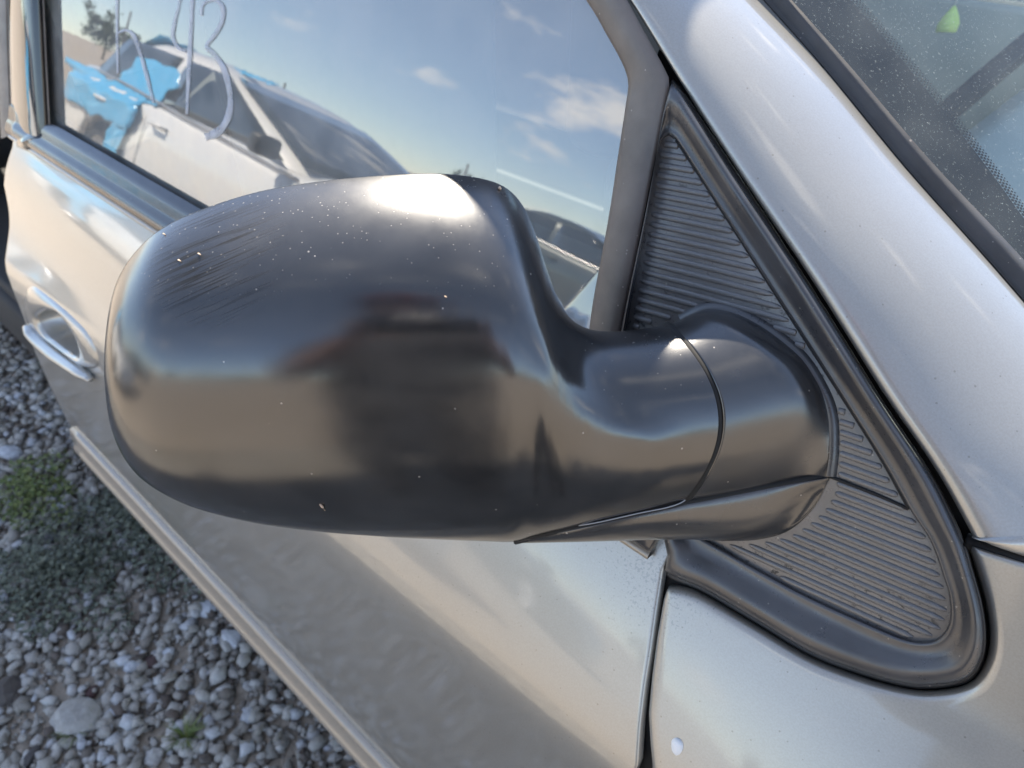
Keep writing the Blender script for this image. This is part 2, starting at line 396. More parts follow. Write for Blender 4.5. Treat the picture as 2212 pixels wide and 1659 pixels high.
ribbon('marker_stroke', [(392, -70), (387, 0), (376, 50), (373, 80), (384, 103), (401, 112)], [6, 7, 7, 8, 7, 5], glass)
ribbon('marker_stroke', [(420, -70), (415, 0), (409, 120), (403, 248)], [8, 8, 9, 6], glass)
ribbon('marker_stroke', [(434, 34), (436, 14), (448, 2), (465, 1), (480, 17), (479, 46), (462, 77), (446, 101), (463, 119), (484, 152), (497, 208), (493, 250), (479, 277), (460, 291), (443, 297)], [5, 6, 8, 9, 9, 9, 9, 9, 11, 12, 12, 13, 17, 18, 15], glass)

# ---- window frame: weathered rubber channel and the black sail corner seal
def strip_between(name, A, B, mat, parent, off0, off1, n=60, bulge=.002, fn=tumble, depth=.02):
    A = resample(catmull(A, 8), n); B = resample(catmull(B, 8), n)
    ks = [0, .0001, .12, .35, .65, .88, .9999, 1]; rr = []
    for i, k in enumerate(ks):
        r = []
        for a, b in zip(A, B):
            p = a+(b-a)*k; of = off0+(off1-off0)*k+bulge*4*k*(1-k)
            if i == 0 or i == len(ks)-1: of -= depth
            r.append(side(*p, off=of, fn=fn))
        rr.append(r)
    return orient_out(loft(name, rr, mat, parent), (-.7, 1, 1.2))
A = [(1130, -180), (1262, -5), (1310, 75), (1343, 135), (1357, 178), (1352, 225), (1336, 330), (1318, 450), (1300, 550), (1283, 640), (1272, 715), (1262, 790), (1250, 860)]
B = [(1205, -220), (1330, -40), (1395, 75), (1436, 150), (1446, 185), (1432, 260), (1410, 370), (1388, 480), (1372, 560), (1352, 660), (1342, 712), (1328, 800), (1316, 870)]
strip_between('window_frame', A, B, M['rubber'], door, .004, .007, bulge=.003)
# ---- rear pillar trim of the door (gloss black) and the dark seal behind it
A = [(14, -120), (16, 0), (20, 150), (26, 292)]; B = [(84, -120), (90, 0), (97, 150), (105, 296)]
strip_between('pillar_trim', A, B, M['gloss_black'], door, .006, .006, n=24, bulge=.010)
A = [(84, -120), (90, 0), (97, 150), (105, 300)]; B = [(90, -120), (96, 0), (103, 150), (111, 303)]
strip_between('glass_run_seal', A, B, M['rubber'], door, .004, .004, n=24, bulge=.002)
A = [(-14, -120), (-12, 0), (-6, 150), (2, 300)]; B = [(13, -120), (15, 0), (19, 150), (25, 292)]
strip_between('rear_seal', A, B, M['rubber'], door, .0, .0, n=24, bulge=.002)

# ---- door handle
def S(p, off): return side(p[0], p[1], off)
bez = resample(catmull([(62, 615), (56, 640), (51, 678), (55, 705), (76, 730), (124, 768), (170, 792), (222, 790), (222, 760), (190, 722), (149, 679), (104, 640), (74, 619)], 8, True), 60, True)
rec = resample(catmull([(78, 690), (88, 676), (99, 669), (112, 669), (124, 672), (138, 684), (150, 700), (160, 716), (168, 735), (176, 774), (150, 764), (124, 745), (98, 722), (76, 706)], 8, True), 60, True)
bz3 = np.array([S(p, 0) for p in bez])[:, [0, 2]]; rc3 = np.array([S(p, 0) for p in rec])[:, [0, 2]]; hcn = rc3.mean(0)
def polar(P, n=72):
    P = resample(P, 600, True)-hcn; an = np.arctan2(P[:, 1], P[:, 0]); r = np.hypot(P[:, 0], P[:, 1]); q = np.linspace(-pi, pi, n, endpoint=False); o_ = np.argsort(an); an, r = an[o_], r[o_]
    rr_ = np.interp(q, np.r_[an-2*pi, an, an+2*pi], np.r_[r, r, r]); rr_ = np.convolve(np.r_[rr_[-2:], rr_, rr_[:2]], np.ones(5)/5, 'valid'); return hcn+np.stack([np.cos(q)*rr_, np.sin(q)*rr_], 1)
bzp = polar(bz3); rcp = polar(rc3)
print('handle', bz3.min(0), bz3.max(0), rc3.min(0), rc3.max(0))
def HS(P, off): return [(x, Yb(x, z)-off, z) for x, z in P]
def inside(P, q):
    x, y = q[0]+1.3e-7, q[1]+1.7e-7; A = np.asarray(P); B_ = np.roll(A, 1, axis=0); m = (A[:, 1] > y) != (B_[:, 1] > y)
    return bool(np.count_nonzero(m & (x < (B_[:, 0]-A[:, 0])*(y-A[:, 1])/(B_[:, 1]-A[:, 1]+1e-9)+A[:, 0])) % 2)
def to_px(p): v = np.array(p)-CAM; dd = v@FW; return np.array([1106+FPX*(v@RT)/dd, 830-FPX*(v@UP)/dd])
hole = rcp+(bzp-rcp)*.35; bm = bmesh.new(); bm.from_mesh(door.data)
bmesh.ops.delete(bm, geom=[f for f in bm.faces if f.calc_center_median().x < -1.0 and inside(hole, (f.calc_center_median().x, f.calc_center_median().z))], context='FACES'); bm.to_mesh(door.data); bm.free()
hb = loft('door_handle', [HS(bzp, -.003), HS(bzp+(rcp-bzp)*.05, .0005), HS(bzp+(rcp-bzp)*.25, .0030), HS(bzp+(rcp-bzp)*.55, .0042), HS(bzp+(rcp-bzp)*.85, .0040), HS(rcp, .0020), HS(rcp+(hcn-rcp)*.03, -.003)], M['silver'], door, closed=True)
loft('recess', [HS(rcp+(hcn-rcp)*.03, -.003), HS(rcp+(hcn-rcp)*.07, -.016), HS(rcp+(hcn-rcp)*.16, -.030), HS(rcp+(hcn-rcp)*.40, -.040), HS(rcp+(hcn-rcp)*.7, -.043), HS(rcp+(hcn-rcp)*.99, -.044)], M['silver'], hb, closed=True)
lev = catmull([(57, 706), (80, 732), (118, 764), (160, 794), (196, 820)], 8); lw = np.interp(np.linspace(0, 1, len(lev)), [0, .12, .5, .85, 1], [.006, .011, .0135, .011, .005])
lp = np.array([side(p[0], p[1], .007) for p in lev])
tube('lever', lp, lw, M['silver'], hb, n=14, flat=.72)
tube('lock_cylinder', [(hcn[0]+.01, Yb(hcn[0], hcn[1])+.046, hcn[1]+.012), (hcn[0]+.01, Yb(hcn[0], hcn[1])+.030, hcn[1]+.009)], .013, M['keylock'], hb, n=18)

# ---- fender below and beside the mirror
K = [(1448, 1262), (1480, 1267), (1523, 1284), (1637, 1351), (1751, 1418), (1865, 1462), (1960, 1487), (2022, 1490), (2080, 1480), (2112, 1458), (2132, 1414), (2136, 1362), (2126, 1297), (2104, 1222), (2088, 1176)]
K = resample(catmull(K, 10), 150)
O_ = resample(np.array([(1408., 1760), (1560, 1950), (1740, 2080), (1950, 2120), (2200, 2050), (2420, 1900), (2560, 1700), (2600, 1500), (2560, 1380), (2500, 1320)]), 150)
GE = np.array([(1448, 1262), (1440, 1277), (1434, 1297), (1420, 1377), (1409, 1462), (1402, 1540), (1405, 1600), (1410, 1655), (1412, 1760)], float); TE = np.array([(2088, 1176), (2150, 1196), (2212, 1216), (2300, 1249), (2440, 1304), (2500, 1320)], float)
def on_path(Pth, k): 
    q = np.r_[0, np.cumsum(np.linalg.norm(np.diff(Pth, axis=0), axis=1))]; q /= q[-1]; return np.array([np.interp(k, q, Pth[:, 0]), np.interp(k, q, Pth[:, 1])])
sv = np.linspace(0, 1, 150); rr = []
def frow(k, off, push=0.0):
    g = on_path(GE, k)-(K[0]+(O_[0]-K[0])*k); e = on_path(TE, k)-(K[-1]+(O_[-1]-K[-1])*k); r = []
    for i, u in enumerate(sv):
        p = K[i]+(O_[i]-K[i])*k+g*(1-u)**6+e*u**6
        if i == 0: r.append(side(p[0]+1, p[1], off-.012))
        r.append(side(*p, off=off-(.0016 if i in (0, 149) else .0004 if i in (1, 148) else 0)))
        if i == 149: r.append(side(p[0], p[1]+1, off-.02))
    return r
for k, off in ((0, -.03), (0, -.011), (.006, -.0062), (.014, -.0032), (.025, -.0013), (.038, -.0003)): rr.append(frow(k, off))
for k in np.linspace(.085, 1, 30)**1.2: rr.append(frow(k, 0))
fender = orient_out(loft('front_fender', rr, M['silver'], van), (0, .9, .7))
fender['label'] = 'silver fender panel under the mirror triangle with a chipped paint spot'
ch = catmull([(1452, 1598), (1462, 1594), (1472, 1600), (1476, 1614), (1470, 1628), (1460, 1632), (1452, 1622), (1450, 1608)], 4, True)
chip3 = [side(*p, off=.0003) for p in ch]; cc = np.mean(chip3, axis=0)
loft('paint_chip', [[side(*p, off=-.0005) for p in ch], chip3, [cc+(p-cc)*.02 for p in chip3]], M['chip'], fender, closed=True)

# dark inner structure behind the door gap
rr = [[(Xf(z)-.012, Yb(0, z)+.011, z), (Xf(z)+.03, Yb(0, z)+.014, z)] for z in np.linspace(.25, 1.06, 20)]
loft('hinge_pillar', rr, M['gap'], van)

# ---- A pillar
AL = [(1180, -270), (1283, -110), (1371, 23), (1455, 160), (1584, 361), (1751, 608), (1904, 850), (2016, 1013), (2099, 1160)]
AR = [(1420, -240), (1530, -117), (1633, 0), (1767, 152), (1941, 365), (2116, 563), (2290, 765), (2430, 930), (2560, 1090)]
AL = resample(catmull(AL, 10), 90); AR = resample(catmull(AR, 10), 90)
yR = lambda z: .118+.30*(z-1.2)
def onR(px, py, dy=0):
    d = ray(px, py); t = ((.118+dy)+.30*(CAM[2]-1.2)-CAM[1])/(d[1]-.30*d[2]); return CAM+d*t
L3 = np.array([on_glass(*p, off=.006) for p in AL]); R3 = np.array([onR(*p) for p in AR])
out = np.array([.25, -.80, .45]); out /= np.linalg.norm(out)
rr = []
inw = np.array([0, .9, -.1])
rr.append(L3+np.array([-.002, .030, -.004])); rr.append(L3+np.array([-.0022, .012, -.0045])); rr.append(L3+np.array([-.0010, .0055, -.003])); rr.append(L3+np.array([.0006, .0022, -.0008]))
for k in np.linspace(.03, .95, 16):
    rr.append(L3+(R3-L3)*k+out*(.052*k*(1-k)*1.0+.0015))
rr.append(R3*.99+L3*.01+out*.0015); rr.append(R3+np.array([.0015, .004, .0])); rr.append(R3+np.array([.001, .02, -.006]))
ap = orient_out(loft('roof_pillar', rr, M['silver'], van), (-.5, .9, .8)); ap['label'] = 'silver windshield pillar rising beside the mirror triangle'
loft('sun_block_lining', [rr[0], .5*(rr[0]+rr[-1])+np.array([-.01, .02, -.01]), rr[-1]], M['cabin'], ap)  # added behind the pillar to keep stray sun off its edge
# dark shut line under the pillar
SL = [(2086, 1168), (2130, 1184), (2212, 1212), (2300, 1245), (2440, 1302)]
tube('shut_line', [side(*p, off=-.0065) for p in catmull(SL, 6)], .0042, M['gap'], ap)
# pillar base panel that carries on in front of the windshield corner
PB0 = resample(np.array([(2099, 1160), (2150, 1181), (2212, 1202), (2300, 1235), (2440, 1290)]), 24)
PB1 = resample(np.array([(2016, 1013), (2150, 1000), (2300, 1010), (2440, 1040), (2560, 1090)]), 24)
sec = np.array([r[-1] for r in rr[3:-2]]); sec = resample(sec, 24)
PB = np.array([on_glass(*p, off=.006)*(1-u*u)+onR(*p)*u*u for p, u in zip(PB0, np.linspace(0, 1, 24))]); PBd = PB+np.array([0, .012, -.002])
rrb = [sec+(PB-sec)*k+np.array([.15, -.9, .3])*.002*4*k*(1-k) for k in np.linspace(0, 1, 8)]+[PB+np.array([0, .002, -.0012]), PBd]
orient_out(loft('pillar_base', rrb, M['silver'], ap), (-.5, .9, .8))
# ---- windshield: rubber, frit, dots, clear glass
def ws(px, py, off=0.0): 
    d = ray(px, py); return CAM+d*(np.dot(WP-CAM, WN)-off*0 + off)/np.dot(d, WN) if True else None
e0 = onR(1700, 0, .006); e1 = onR(2212, 628, .006); pdir = (e0-e1)/np.linalg.norm(e0-e1)
qdir = np.array([.42, 1.0, .02]); WN = np.cross(pdir, qdir); WN /= np.linalg.norm(WN)
if np.dot(WN, CAM-e0) < 0: WN = -WN
WP = e0-WN*.004
def ws(px, py, off=0.0):
    d = ray(px, py); t = np.dot(WP+WN*off-CAM, WN)/np.dot(d, WN); return CAM+d*t
rub_in = resample(catmull([(1445, -290), (1585, -130), (1702, 0), (1830, 145), (2000, 345), (2165, 520), (2330, 700), (2470, 860), (2600, 1010)], 8), 90)
rr = [R3+np.array([.003, .012, -.006]), R3+np.array([.004, .006, -.001])]
W3 = np.array([ws(*p, off=.002) for p in rub_in]); R3b = R3+np.array([.004, .006, -.001])
for k in (.12, .3, .5, .52, .75, .97):
    rr.append(R3b+(W3-R3b)*k+WN*(-.003 if k < .51 else .002))
rr.append(W3); rr.append(W3-WN*.005)
orient_out(loft('windshield_rubber', rr, M['black_rubber'], van), (-.5, .9, .8))
fr_in = resample(catmull([(1560, -290), (1720, -120), (1838, 0), (1925, 100), (2050, 255), (2150, 385), (2212, 472), (2330, 620), (2470, 800), (2620, 990)], 8), 90)
def grid_ws(A, B, n, off, off2=None): return [[ws(*(a+(b-a)*k), off=off) for a, b in zip(A, B)] for k in np.linspace(0, 1, n)]
far = fr_in+np.array([900, -260])
wsg = orient_out(loft('windshield', grid_ws(rub_in-np.array([8, 0]), far, 12, 0), M['ws_glass'], van), (-.5, .9, .8))
frit = orient_out(loft('black_border', grid_ws(rub_in-np.array([8, 0]), fr_in, 4, -.003), M['frit'], wsg), (-.5, .9, .8))
V = []; F = []
F3 = np.array([ws(*p, off=-.003) for p in fr_in]); tt = np.gradient(F3, axis=0); tt /= np.linalg.norm(tt, axis=1)[:, None]
s_ = np.r_[0, np.cumsum(np.linalg.norm(np.diff(F3, axis=0), axis=1))]
for row, (dst, rad) in enumerate(((.0012, .00115), (.0030, .00105), (.0048, .0009), (.0064, .00065))):
    for s in np.arange(.02, s_[-1], .0026):
        s2 = s+(.0013 if row % 2 else 0); p = np.array([np.interp(s2, s_, F3[:, k]) for k in range(3)]); t = np.array([np.interp(s2, s_, tt[:, k]) for k in range(3)]); u = np.cross(WN, t)
        if np.dot(u, qdir) < 0: u = -u
        c = p+u*dst; b0 = len(V)
        for k in range(7): V.append(c+rad*(cos(2*pi*k/7)*t+sin(2*pi*k/7)*u))
        F.append(tuple(range(b0, b0+7)))
o = mesh('border_dots', V, F, M['frit'], wsg, fix=False); o['kind'] = 'stuff'

# ================================================================== mirror triangle (sail panel)
def Ysail(x, z): return (z-1.05)*TAU if z > 1.05 else (z-1.05)*.55
OUT = [(1452, 180), (1468, 196), (1584, 378), (1751, 628), (1898, 862), (2008, 1028), (2075, 1165), (2093, 1220), (2116, 1300), (2125, 1362), (2121, 1412), (2102, 1452), (2072, 1471), (2017, 1479), (1960, 1477), (1865, 1452), (1751, 1409), (1637, 1342), (1523, 1274), (1437, 1233), (1436, 1170), (1330, 900), (1336, 760), (1350, 670), (1388, 490), (1412, 370), (1428, 270), (1440, 215)]
INN = [(1444, 291), (1461, 302), (1518, 390), (1646, 590), (1788, 809), (1900, 985), (1966, 1101), (2011, 1170), (2042, 1256), (2051, 1287), (2053, 1336), (2040, 1368), (2013, 1386), (1964, 1385), (1892, 1357), (1751, 1293), (1637, 1232), (1531, 1170), (1480, 1145), (1420, 1090), (1390, 980), (1345, 880), (1344, 790), (1356, 700), (1385, 540), (1407, 410), (1420, 330), (1430, 302)]
NO = 220
OUTr = resample(catmull(OUT, 8, True), NO, True)
INNr = resample(catmull(INN, 8, True), NO, True)
# match the two loops by direction from the middle
def by_angle(P, c, n):
    Q = resample(P, 2000, True); a = np.unwrap(np.arctan2(Q[:, 1]-c[1], Q[:, 0]-c[0])); 
    if a[-1] < a[0]: Q = Q[::-1]; a = np.unwrap(np.arctan2(Q[:, 1]-c[1], Q[:, 0]-c[0]))
    return Q, a
# pair each outer sample with the nearest inner sample, monotone
k0 = int(np.argmin(np.linalg.norm(INNr-OUTr[0], axis=1)))
INNd = resample(INNr, 1600, True); idx = []; last = 0
keyO = []; 
sO = np.r_[0, np.cumsum(np.linalg.norm(np.diff(np.vstack([OUTr, OUTr[:1]]), axis=0), axis=1))]
cO = resample(np.array(OUT, float), 1, True)
# parameterise both loops piecewise over their matching traced corners
def piece(P, cuts, n):
    P = catmull(P, 16, True); seg = []; k = 16; m = len(cuts)
    for i in range(m):
        a = cuts[i]*k; b = cuts[(i+1) % m]*k if i < m-1 else len(P)
        q = np.vstack([P[a:b], P[b % len(P)][None]]); seg.append(resample(q, n[i]+1)[:-1])
    return np.vstack(seg)
cutO = [0, 3, 5, 7, 9, 12, 15, 17, 19, 21, 23, 26]; cutI = [0, 3, 5, 7, 9, 12, 14, 16, 17, 20, 22, 25]; nn = [16, 16, 14, 10, 14, 14, 12, 12, 10, 12, 14, 10]
Oq = piece(OUT, cutO, nn); Iq = piece(INN, cutI, nn)
sail = thing('tmp', 'x', 'x'); bpy.data.objects.remove(sail)
rr = []
#  outer wall, rolled shoulder, shallow channel towards the ribbed field
for k, off in ((-.02, -.02), (0, -.002), (.0, .006), (.05, .0105), (.13, .0130), (.25, .0140), (.42, .0128), (.60, .0098), (.78, .0080), (.90, .0086), (.97, .0086), (1.0, .0072), (1.02, .0050)):
    rr.append([side(*(a+(b-a)*k), off=off, fn=Ysail) for a, b in zip(Oq, Iq)])
sail = orient_out(loft('mirror_triangle', rr, M['grain'], van, closed=True), (-.5, .9, .8)); sail['label'] = 'black plastic triangle with ribbed face carrying the mirror'
# ribbed field
ci = Iq.mean(0)
Iin = Iq
bmv = [side(*p, off=.0052, fn=Ysail) for p in Iin]
rr = [bmv]
for k in (.1, .25, .45, .7, .98): rr.append([side(*(p+(ci-p)*k), off=.0058, fn=Ysail) for p in Iin])
field = orient_out(loft('ribbed_field', rr, M['ribbed'], sail, closed=True), (-.5, .9, .8))
pl = [[side(*(a+(ci-a)*k), off=-.015, fn=Ysail) for a in Oq] for k in (-.10, .5, .98)]
loft('sun_block_panel', pl, M['gap'], sail, closed=True)  # dark sheet added behind the triangle to stop sun leaking through
# dark ring painted in for the shadow gap round the triangle
rr = [[side(*(a+(a-b)/np.linalg.norm(a-b)*w), off=of, fn=Ysail) for a, b in zip(Oq, Iq)] for w, of in ((-6, -.004), (5, -.003), (10, -.008))]
orient_out(loft('shadow_ring', rr, M['black_rubber'], sail, closed=True), (-.5, .9, .8))

# ribs: half-round bars across the field, cut where the mirror foot stands
FOOT = resample(catmull([(1340, 760), (1400, 700), (1469, 684), (1525, 656), (1581, 664), (1660, 700), (1737, 762), (1792, 840), (1812, 905), (1812, 985), (1806, 1040), (1790, 1090), (1720, 1150), (1640, 1172), (1560, 1176), (1400, 1170), (1330, 1000)], 6, True), 90, True)
shr = lambda P, c, d: P+(c-P)/np.linalg.norm(c-P, axis=1)[:, None]*d
Ish = shr(INNr, ci, 12.)
VPr = np.array([-1314., -121.])
bar_me = None
def rib_mesh():
    V = []; F = []; n = 7; ss = [0, .02, .06, .94, .98, 1]; hh = [.05, .7, 1, 1, .7, .05]
    for s, h in zip(ss, hh):
        for k in range(n):
            a = pi*k/(n-1); V.append((s-.5, cos(a)*.5*max(h, .3), sin(a)*h))
    for i in range(len(ss)-1):
        for k in range(n-1): a = i*n+k; F.append((a, a+1, a+1+n, a+n))
    me = bpy.data.meshes.new('rib'); me.from_pydata(V, [], F); me.update(); bm = bmesh.new(); bm.from_mesh(me); bmesh.ops.recalc_face_normals(bm, faces=bm.faces)
    if bm.faces and sum(f.normal.z for f in bm.faces) < 0: bmesh.ops.reverse_faces(bm, faces=bm.faces)
    bm.to_mesh(me); bm.free(); me.materials.append(M['ribbed']); me.shade_smooth(); return me
bar_me = rib_mesh()
def add_rib(p, q):
    a = side(*p, off=.0055, fn=Ysail); b = side(*q, off=.0055, fn=Ysail); L = np.linalg.norm(b-a)
    if L < .002: return
    x = (b-a)/L; mid = .5*(a+b); nn_ = np.array([0, -cos(radians(16.5)), sin(radians(16.5))]) if mid[2] > 1.05 else np.array([0, -.876, .482])
    nn_ = nn_-x*np.dot(nn_, x); nn_ /= np.linalg.norm(nn_); y = np.cross(nn_, x)
    o = bpy.data.objects.new('rib', bar_me); col.objects.link(o); o.parent = field
    w = .0038; h = .0016
    o.matrix_local = Matrix(((x[0]*L, y[0]*w, nn_[0]*h, mid[0]), (x[1]*L, y[1]*w, nn_[1]*h, mid[1]), (x[2]*L, y[2]*w, nn_[2]*h, mid[2]), (0, 0, 0, 1)))
nribs = 0
# walk down a steep line through the field at equal steps on the panel, shoot each rib towards the rib vanishing point
walk = resample(np.array([(1440., 312.), (1500., 640.), (1700., 1000.), (2010., 1430.), (2010., 1560.)]), 900)
w3 = np.array([side(*p, fn=Ysail) for p in walk])
dirv = lambda p: (p-VPr)/np.linalg.norm(p-VPr)
acc = 0; marks = [walk[0]]; last3 = w3[0]
for p, q3 in zip(walk, w3):
    dv = side(*(p+dirv(p)*5), fn=Ysail)-q3; dv /= np.linalg.norm(dv); step = q3-last3; perp = np.linalg.norm(step-dv*np.dot(step, dv))
    if perp >= .0057: marks.append(p); last3 = q3
for p in marks:
    d = dirv(p); run = None; ks = np.arange(-760, 760, 2.0)
    for k in ks:
        q = p+d*k; ok = inside(Ish, q) and not inside(FOOT, q)
        if ok and run is None: run = q
        if run is not None and (not ok or k == ks[-1]):
            e = q-d*2
            if np.linalg.norm(e-run) > 8: add_rib(run, e); nribs += 1
            run = None
print('ribs', nribs)
# seam lines on the face
for path in ([(1793, 1030), (1830, 1044), (1900, 1072), (1962, 1100)], [(1461, 303), (1518, 390), (1646, 590), (1788, 809), (1900, 985), (1964, 1100)]):
    tube('seam', [side(*p, off=.0064, fn=Ysail) for p in catmull(path, 8)], .0009, M['gap'], sail)

# ================================================================== door mirror
st = np.array([  # xt, yt, xm, xb, yb, depth, top angle, bottom angle
 (226, 795, 226, 226, 806, .4010, 60, -90), (227, 745, 225.5, 229, 860, .3915, 60, -90), (235, 672, 226, 239, 922, .3825, 60, -90), (254, 606, 240, 262, 980, .3730, 60, -90),
 (290, 549, 275, 300, 1030, .3640, 60, -90), (345, 499, 335, 360, 1071, .3560, 60, -90), (430, 457, 430, 440, 1104, .3520, 60, -90), (560, 416, 560, 560, 1132, .3496, 60, -90),
 (700, 393, 700, 700, 1150, .3490, 60, -90), (830, 381, 830, 830, 1160, .3500, 60, -90), (940, 377, 945, 950, 1166, .3527, 60, -90), (1030, 386, 1040, 1050, 1170, .3568, 60, -90),
 (1090, 406, 1105, 1110, 1171, .3612, 62, -88), (1130, 447, 1150, 1150, 1160, .3660, 65, -84), (1158, 511, 1183, 1190, 1150, .3705, 68, -80), (1184, 590, 1215, 1230, 1141, .3765, 72, -77),
 (1208, 650, 1250, 1270, 1131, .3822, 77, -74), (1240, 694, 1295, 1310, 1121, .3870, 82, -71), (1285, 714, 1352, 1350, 1112, .3900, 85, -68), (1350, 715, 1430, 1400, 1101, .3912, 86, -66), (1440, 703, 1551, 1478, 1081, .3925, 86, -64)], float)
SS = catmull(st, 7)
FP = catmull([(1085, 420), (1120, 540), (1160, 660), (1215, 780), (1290, 870), (1380, 915), (1490, 935)], 10)
FA = np.interp(np.arange(len(FP)), np.arange(7)*10, [0, .003, .0065, .0075, .006, .003, 0])
def fold(px, py):
    q = np.array([px, py]); i = int(np.argmin(np.sum((FP-q)**2, axis=1))); t = FP[min(i+1, len(FP)-1)]-FP[max(i-1, 0)]; t = t/np.linalg.norm(t); d = (px-FP[i, 0])*t[1]-(py-FP[i, 1])*t[0]
    return float(FA[i])*.5*(math.tanh(d/26)-1)*(math.exp(-(d/170)**2) if d < 0 else 1)
def housing_ring(s, back=True):
    xt, yt, xm, xb, yb, tcn, at_, ab_ = s; at_ = radians(at_); ab_ = radians(ab_)
    qk = .60; Rp = (yb-yt)/(qk*sin(at_)-sin(ab_)); yc = yt+qk*Rp*sin(at_); Rb = Rp*tcn/FPX; Rm = qk*Rb
    pts = []; mk = lambda px, v, dep: at(px, v, tcn+dep)
    rf = min(.0032, Rm*.25); pxm = FPX/tcn
    def X(y): 
        u = np.clip((y-yt)/(yb-yt), 0, 1); return (1-u)*xt+u*xb+4*u*(1-u)*(xm-.5*(xt+xb))
    rim = []
    cy = yt+rf*sin(at_)*pxm; cd = Rm*(1-cos(at_))+rf*cos(at_)
    fil = [at_+radians(a) for a in (110, 85, 60, 40, 22, 8)]
    rim.append(mk(xt, cy-rf*sin(at_+radians(110))*pxm+.010*pxm, cd-rf*cos(at_+radians(110))-.004))
    for a in fil: rim.append(mk(xt, cy-rf*sin(a)*pxm, cd-rf*cos(a)))
    front = []
    for a in np.linspace(at_, ab_, 44):
        ra = qk if a > 0 else 1; y = yc-ra*Rp*sin(a); front.append(mk(X(y), y, ra*Rb*(1-cos(a))))
    bk = []
    if xt > 650:
        fr2 = []
        for p in front:
            v = p-CAM; dp = float(v@FW); px = 1106+FPX*float(v@RT)/dp; py = 830-FPX*float(v@UP)/dp
            fr2.append(at(px, py, dp+fold(px, py)))
        front = fr2
    if ab_ <= radians(-87):
        for a in (-110, -130, -150): bk.append(mk(xb, yc-Rp*sin(radians(a)), Rb*(1-cos(radians(a)))*.9+Rb*.1))
    else:
        for k in (1, 2, 3): bk.append(mk(xb, yb+.2*k, Rb*(1-cos(ab_))+.004*k))
    return rim+front+bk
rings = [housing_ring(s) for s in SS]
P = rings
mirror_scuff = at(470, 555, .362)
scd = at(585, 508, .360)-at(330, 620, .362); scd /= np.linalg.norm(scd); scn = -FW; scp = np.cross(scd, scn); scp /= np.linalg.norm(scp)
M['housing'] = mat_plastic('mirror_housing_plastic', (.013, .0132, .0138), .14, .23, .5, .016, scuff=(tuple(mirror_scuff), .040, [tuple(scd*30), tuple(scp*800), tuple(scn*40)]), bmp=.035, top=True, spec=1.0)
mirror = loft('door_mirror', rings, M['housing'], van); orient_out(mirror, tuple(at(750, 800, .43)))
mirror['label'] = 'black plastic door mirror housing with sun glint on its top'
allv = np.array([q for r in rings for q in r[7:51]]); rel = allv-CAM; dpt = rel@FW; apx_ = 1106+FPX*(rel@RT)/dpt; apy_ = 830-FPX*(rel@UP)/dpt
def house_pt(px, py, lift=.0006): i = int(np.argmin((apx_-px)**2+(apy_-py)**2)); return at(px, py, dpt[i]-lift)
M['straw'] = principled('straw', (.55, .40, .28), .8)
tube('straw_fleck', [house_pt(691, 1089), house_pt(697, 1096), house_pt(702, 1102)], [.0006, .0007, .0006], M['straw'], mirror, n=6)
tube('straw_fleck', [house_pt(1078, 405), house_pt(1082, 409)], [.0009, .0006], M['straw'], mirror, n=6)
for q in ((428, 548), (385, 562), (960, 640), (352, 505)): tube('dust_fleck', [house_pt(*q), house_pt(q[0]+5, q[1]+3)], [.0004, .0003], M['straw'], mirror, n=5)
# the reflecting plate set into the back of the head
gi = [i for i in range(8, len(SS)-50)]
ga = [rings[i][0] for i in gi]; gb = [rings[i][-1] for i in gi]
loft('mirror_plate', [ga, [.5*(a+b) for a, b in zip(ga, gb)], gb], M['mirror_glass'], mirror)

# neck gap: a dark collar between the head and the foot
endr = np.array(rings[-1][7:51])
tube('swivel_gap', endr+FW*.0035+RT*.0012, .0026, M['gap'], mirror, n=8)
# foot sleeve
def sleeve():
    s = SS[-1]; xt, yt, xm, xb, yb, tcn, at_, ab_ = s; at_ = radians(at_); ab_ = radians(ab_); Rp = (yb-yt)/(.60*sin(at_)-sin(ab_)); yc = yt+.60*Rp*sin(at_); Rm = Rp*tcn/FPX
    Rt = np.array([(1469, 691), (1497, 677), (1528, 668), (1560, 670), (1590, 677), (1625, 693), (1660, 714), (1700, 744), (1735, 776), (1762, 815), (1780, 850), (1793, 895), (1798, 935), (1799, 975), (1797, 1005), (1793, 1030)], float)
    angs = np.linspace(at_, ab_, 44); Rt = resample(catmull(Rt, 6), 44)
    Lp = []; Ld = []
    for a in angs:
        ra = .60 if a > 0 else 1; y = yc-ra*Rp*sin(a); u = (y-yt)/(yb-yt); x = (1-u)*xt+u*xb+4*u*(1-u)*(xm-.5*(xt+xb)); Lp.append((x+9+2*sin(pi*u), y-1)); Ld.append(tcn+.0006+ra*Rm*(1-cos(a)))
    Lp = np.array(Lp); Ld = np.array(Ld)
    Rd = np.array([np.dot(side(*p, off=.0075, fn=Ysail)-CAM, FW) for p in Rt])
    rr = []
    rr.append([at(*(p+np.array([-1, 0])), t+.006) for p, t in zip(Lp, Ld)])
    rr.append([at(*(p+np.array([-1.5, 0])), t+.0016) for p, t in zip(Lp, Ld)])
    for k in np.r_[0, .03, np.linspace(.08, .80, 12), .86, .91, .95, .98, 1]:
        q = Lp+(Rt-Lp)*k
        # barrel: depth keeps the neck's curvature, then dives to the panel at the end
        e = (max(0, k-.62)/.38)**2.4 
        dep = Ld+(Rd-Ld)*(.22*k+.78*e) 
        rr.append([at(*p, t) for p, t in zip(q, dep)])
    return orient_out(loft('mirror_foot', rr, M['housing_foot'], van), tuple(at(1650, 900, .45)))
M['housing_foot'] = mat_plastic('mirror_foot_plastic', (.020, .020, .0205), .19, .28, .4, .06, bmp=.05, spec=.95)
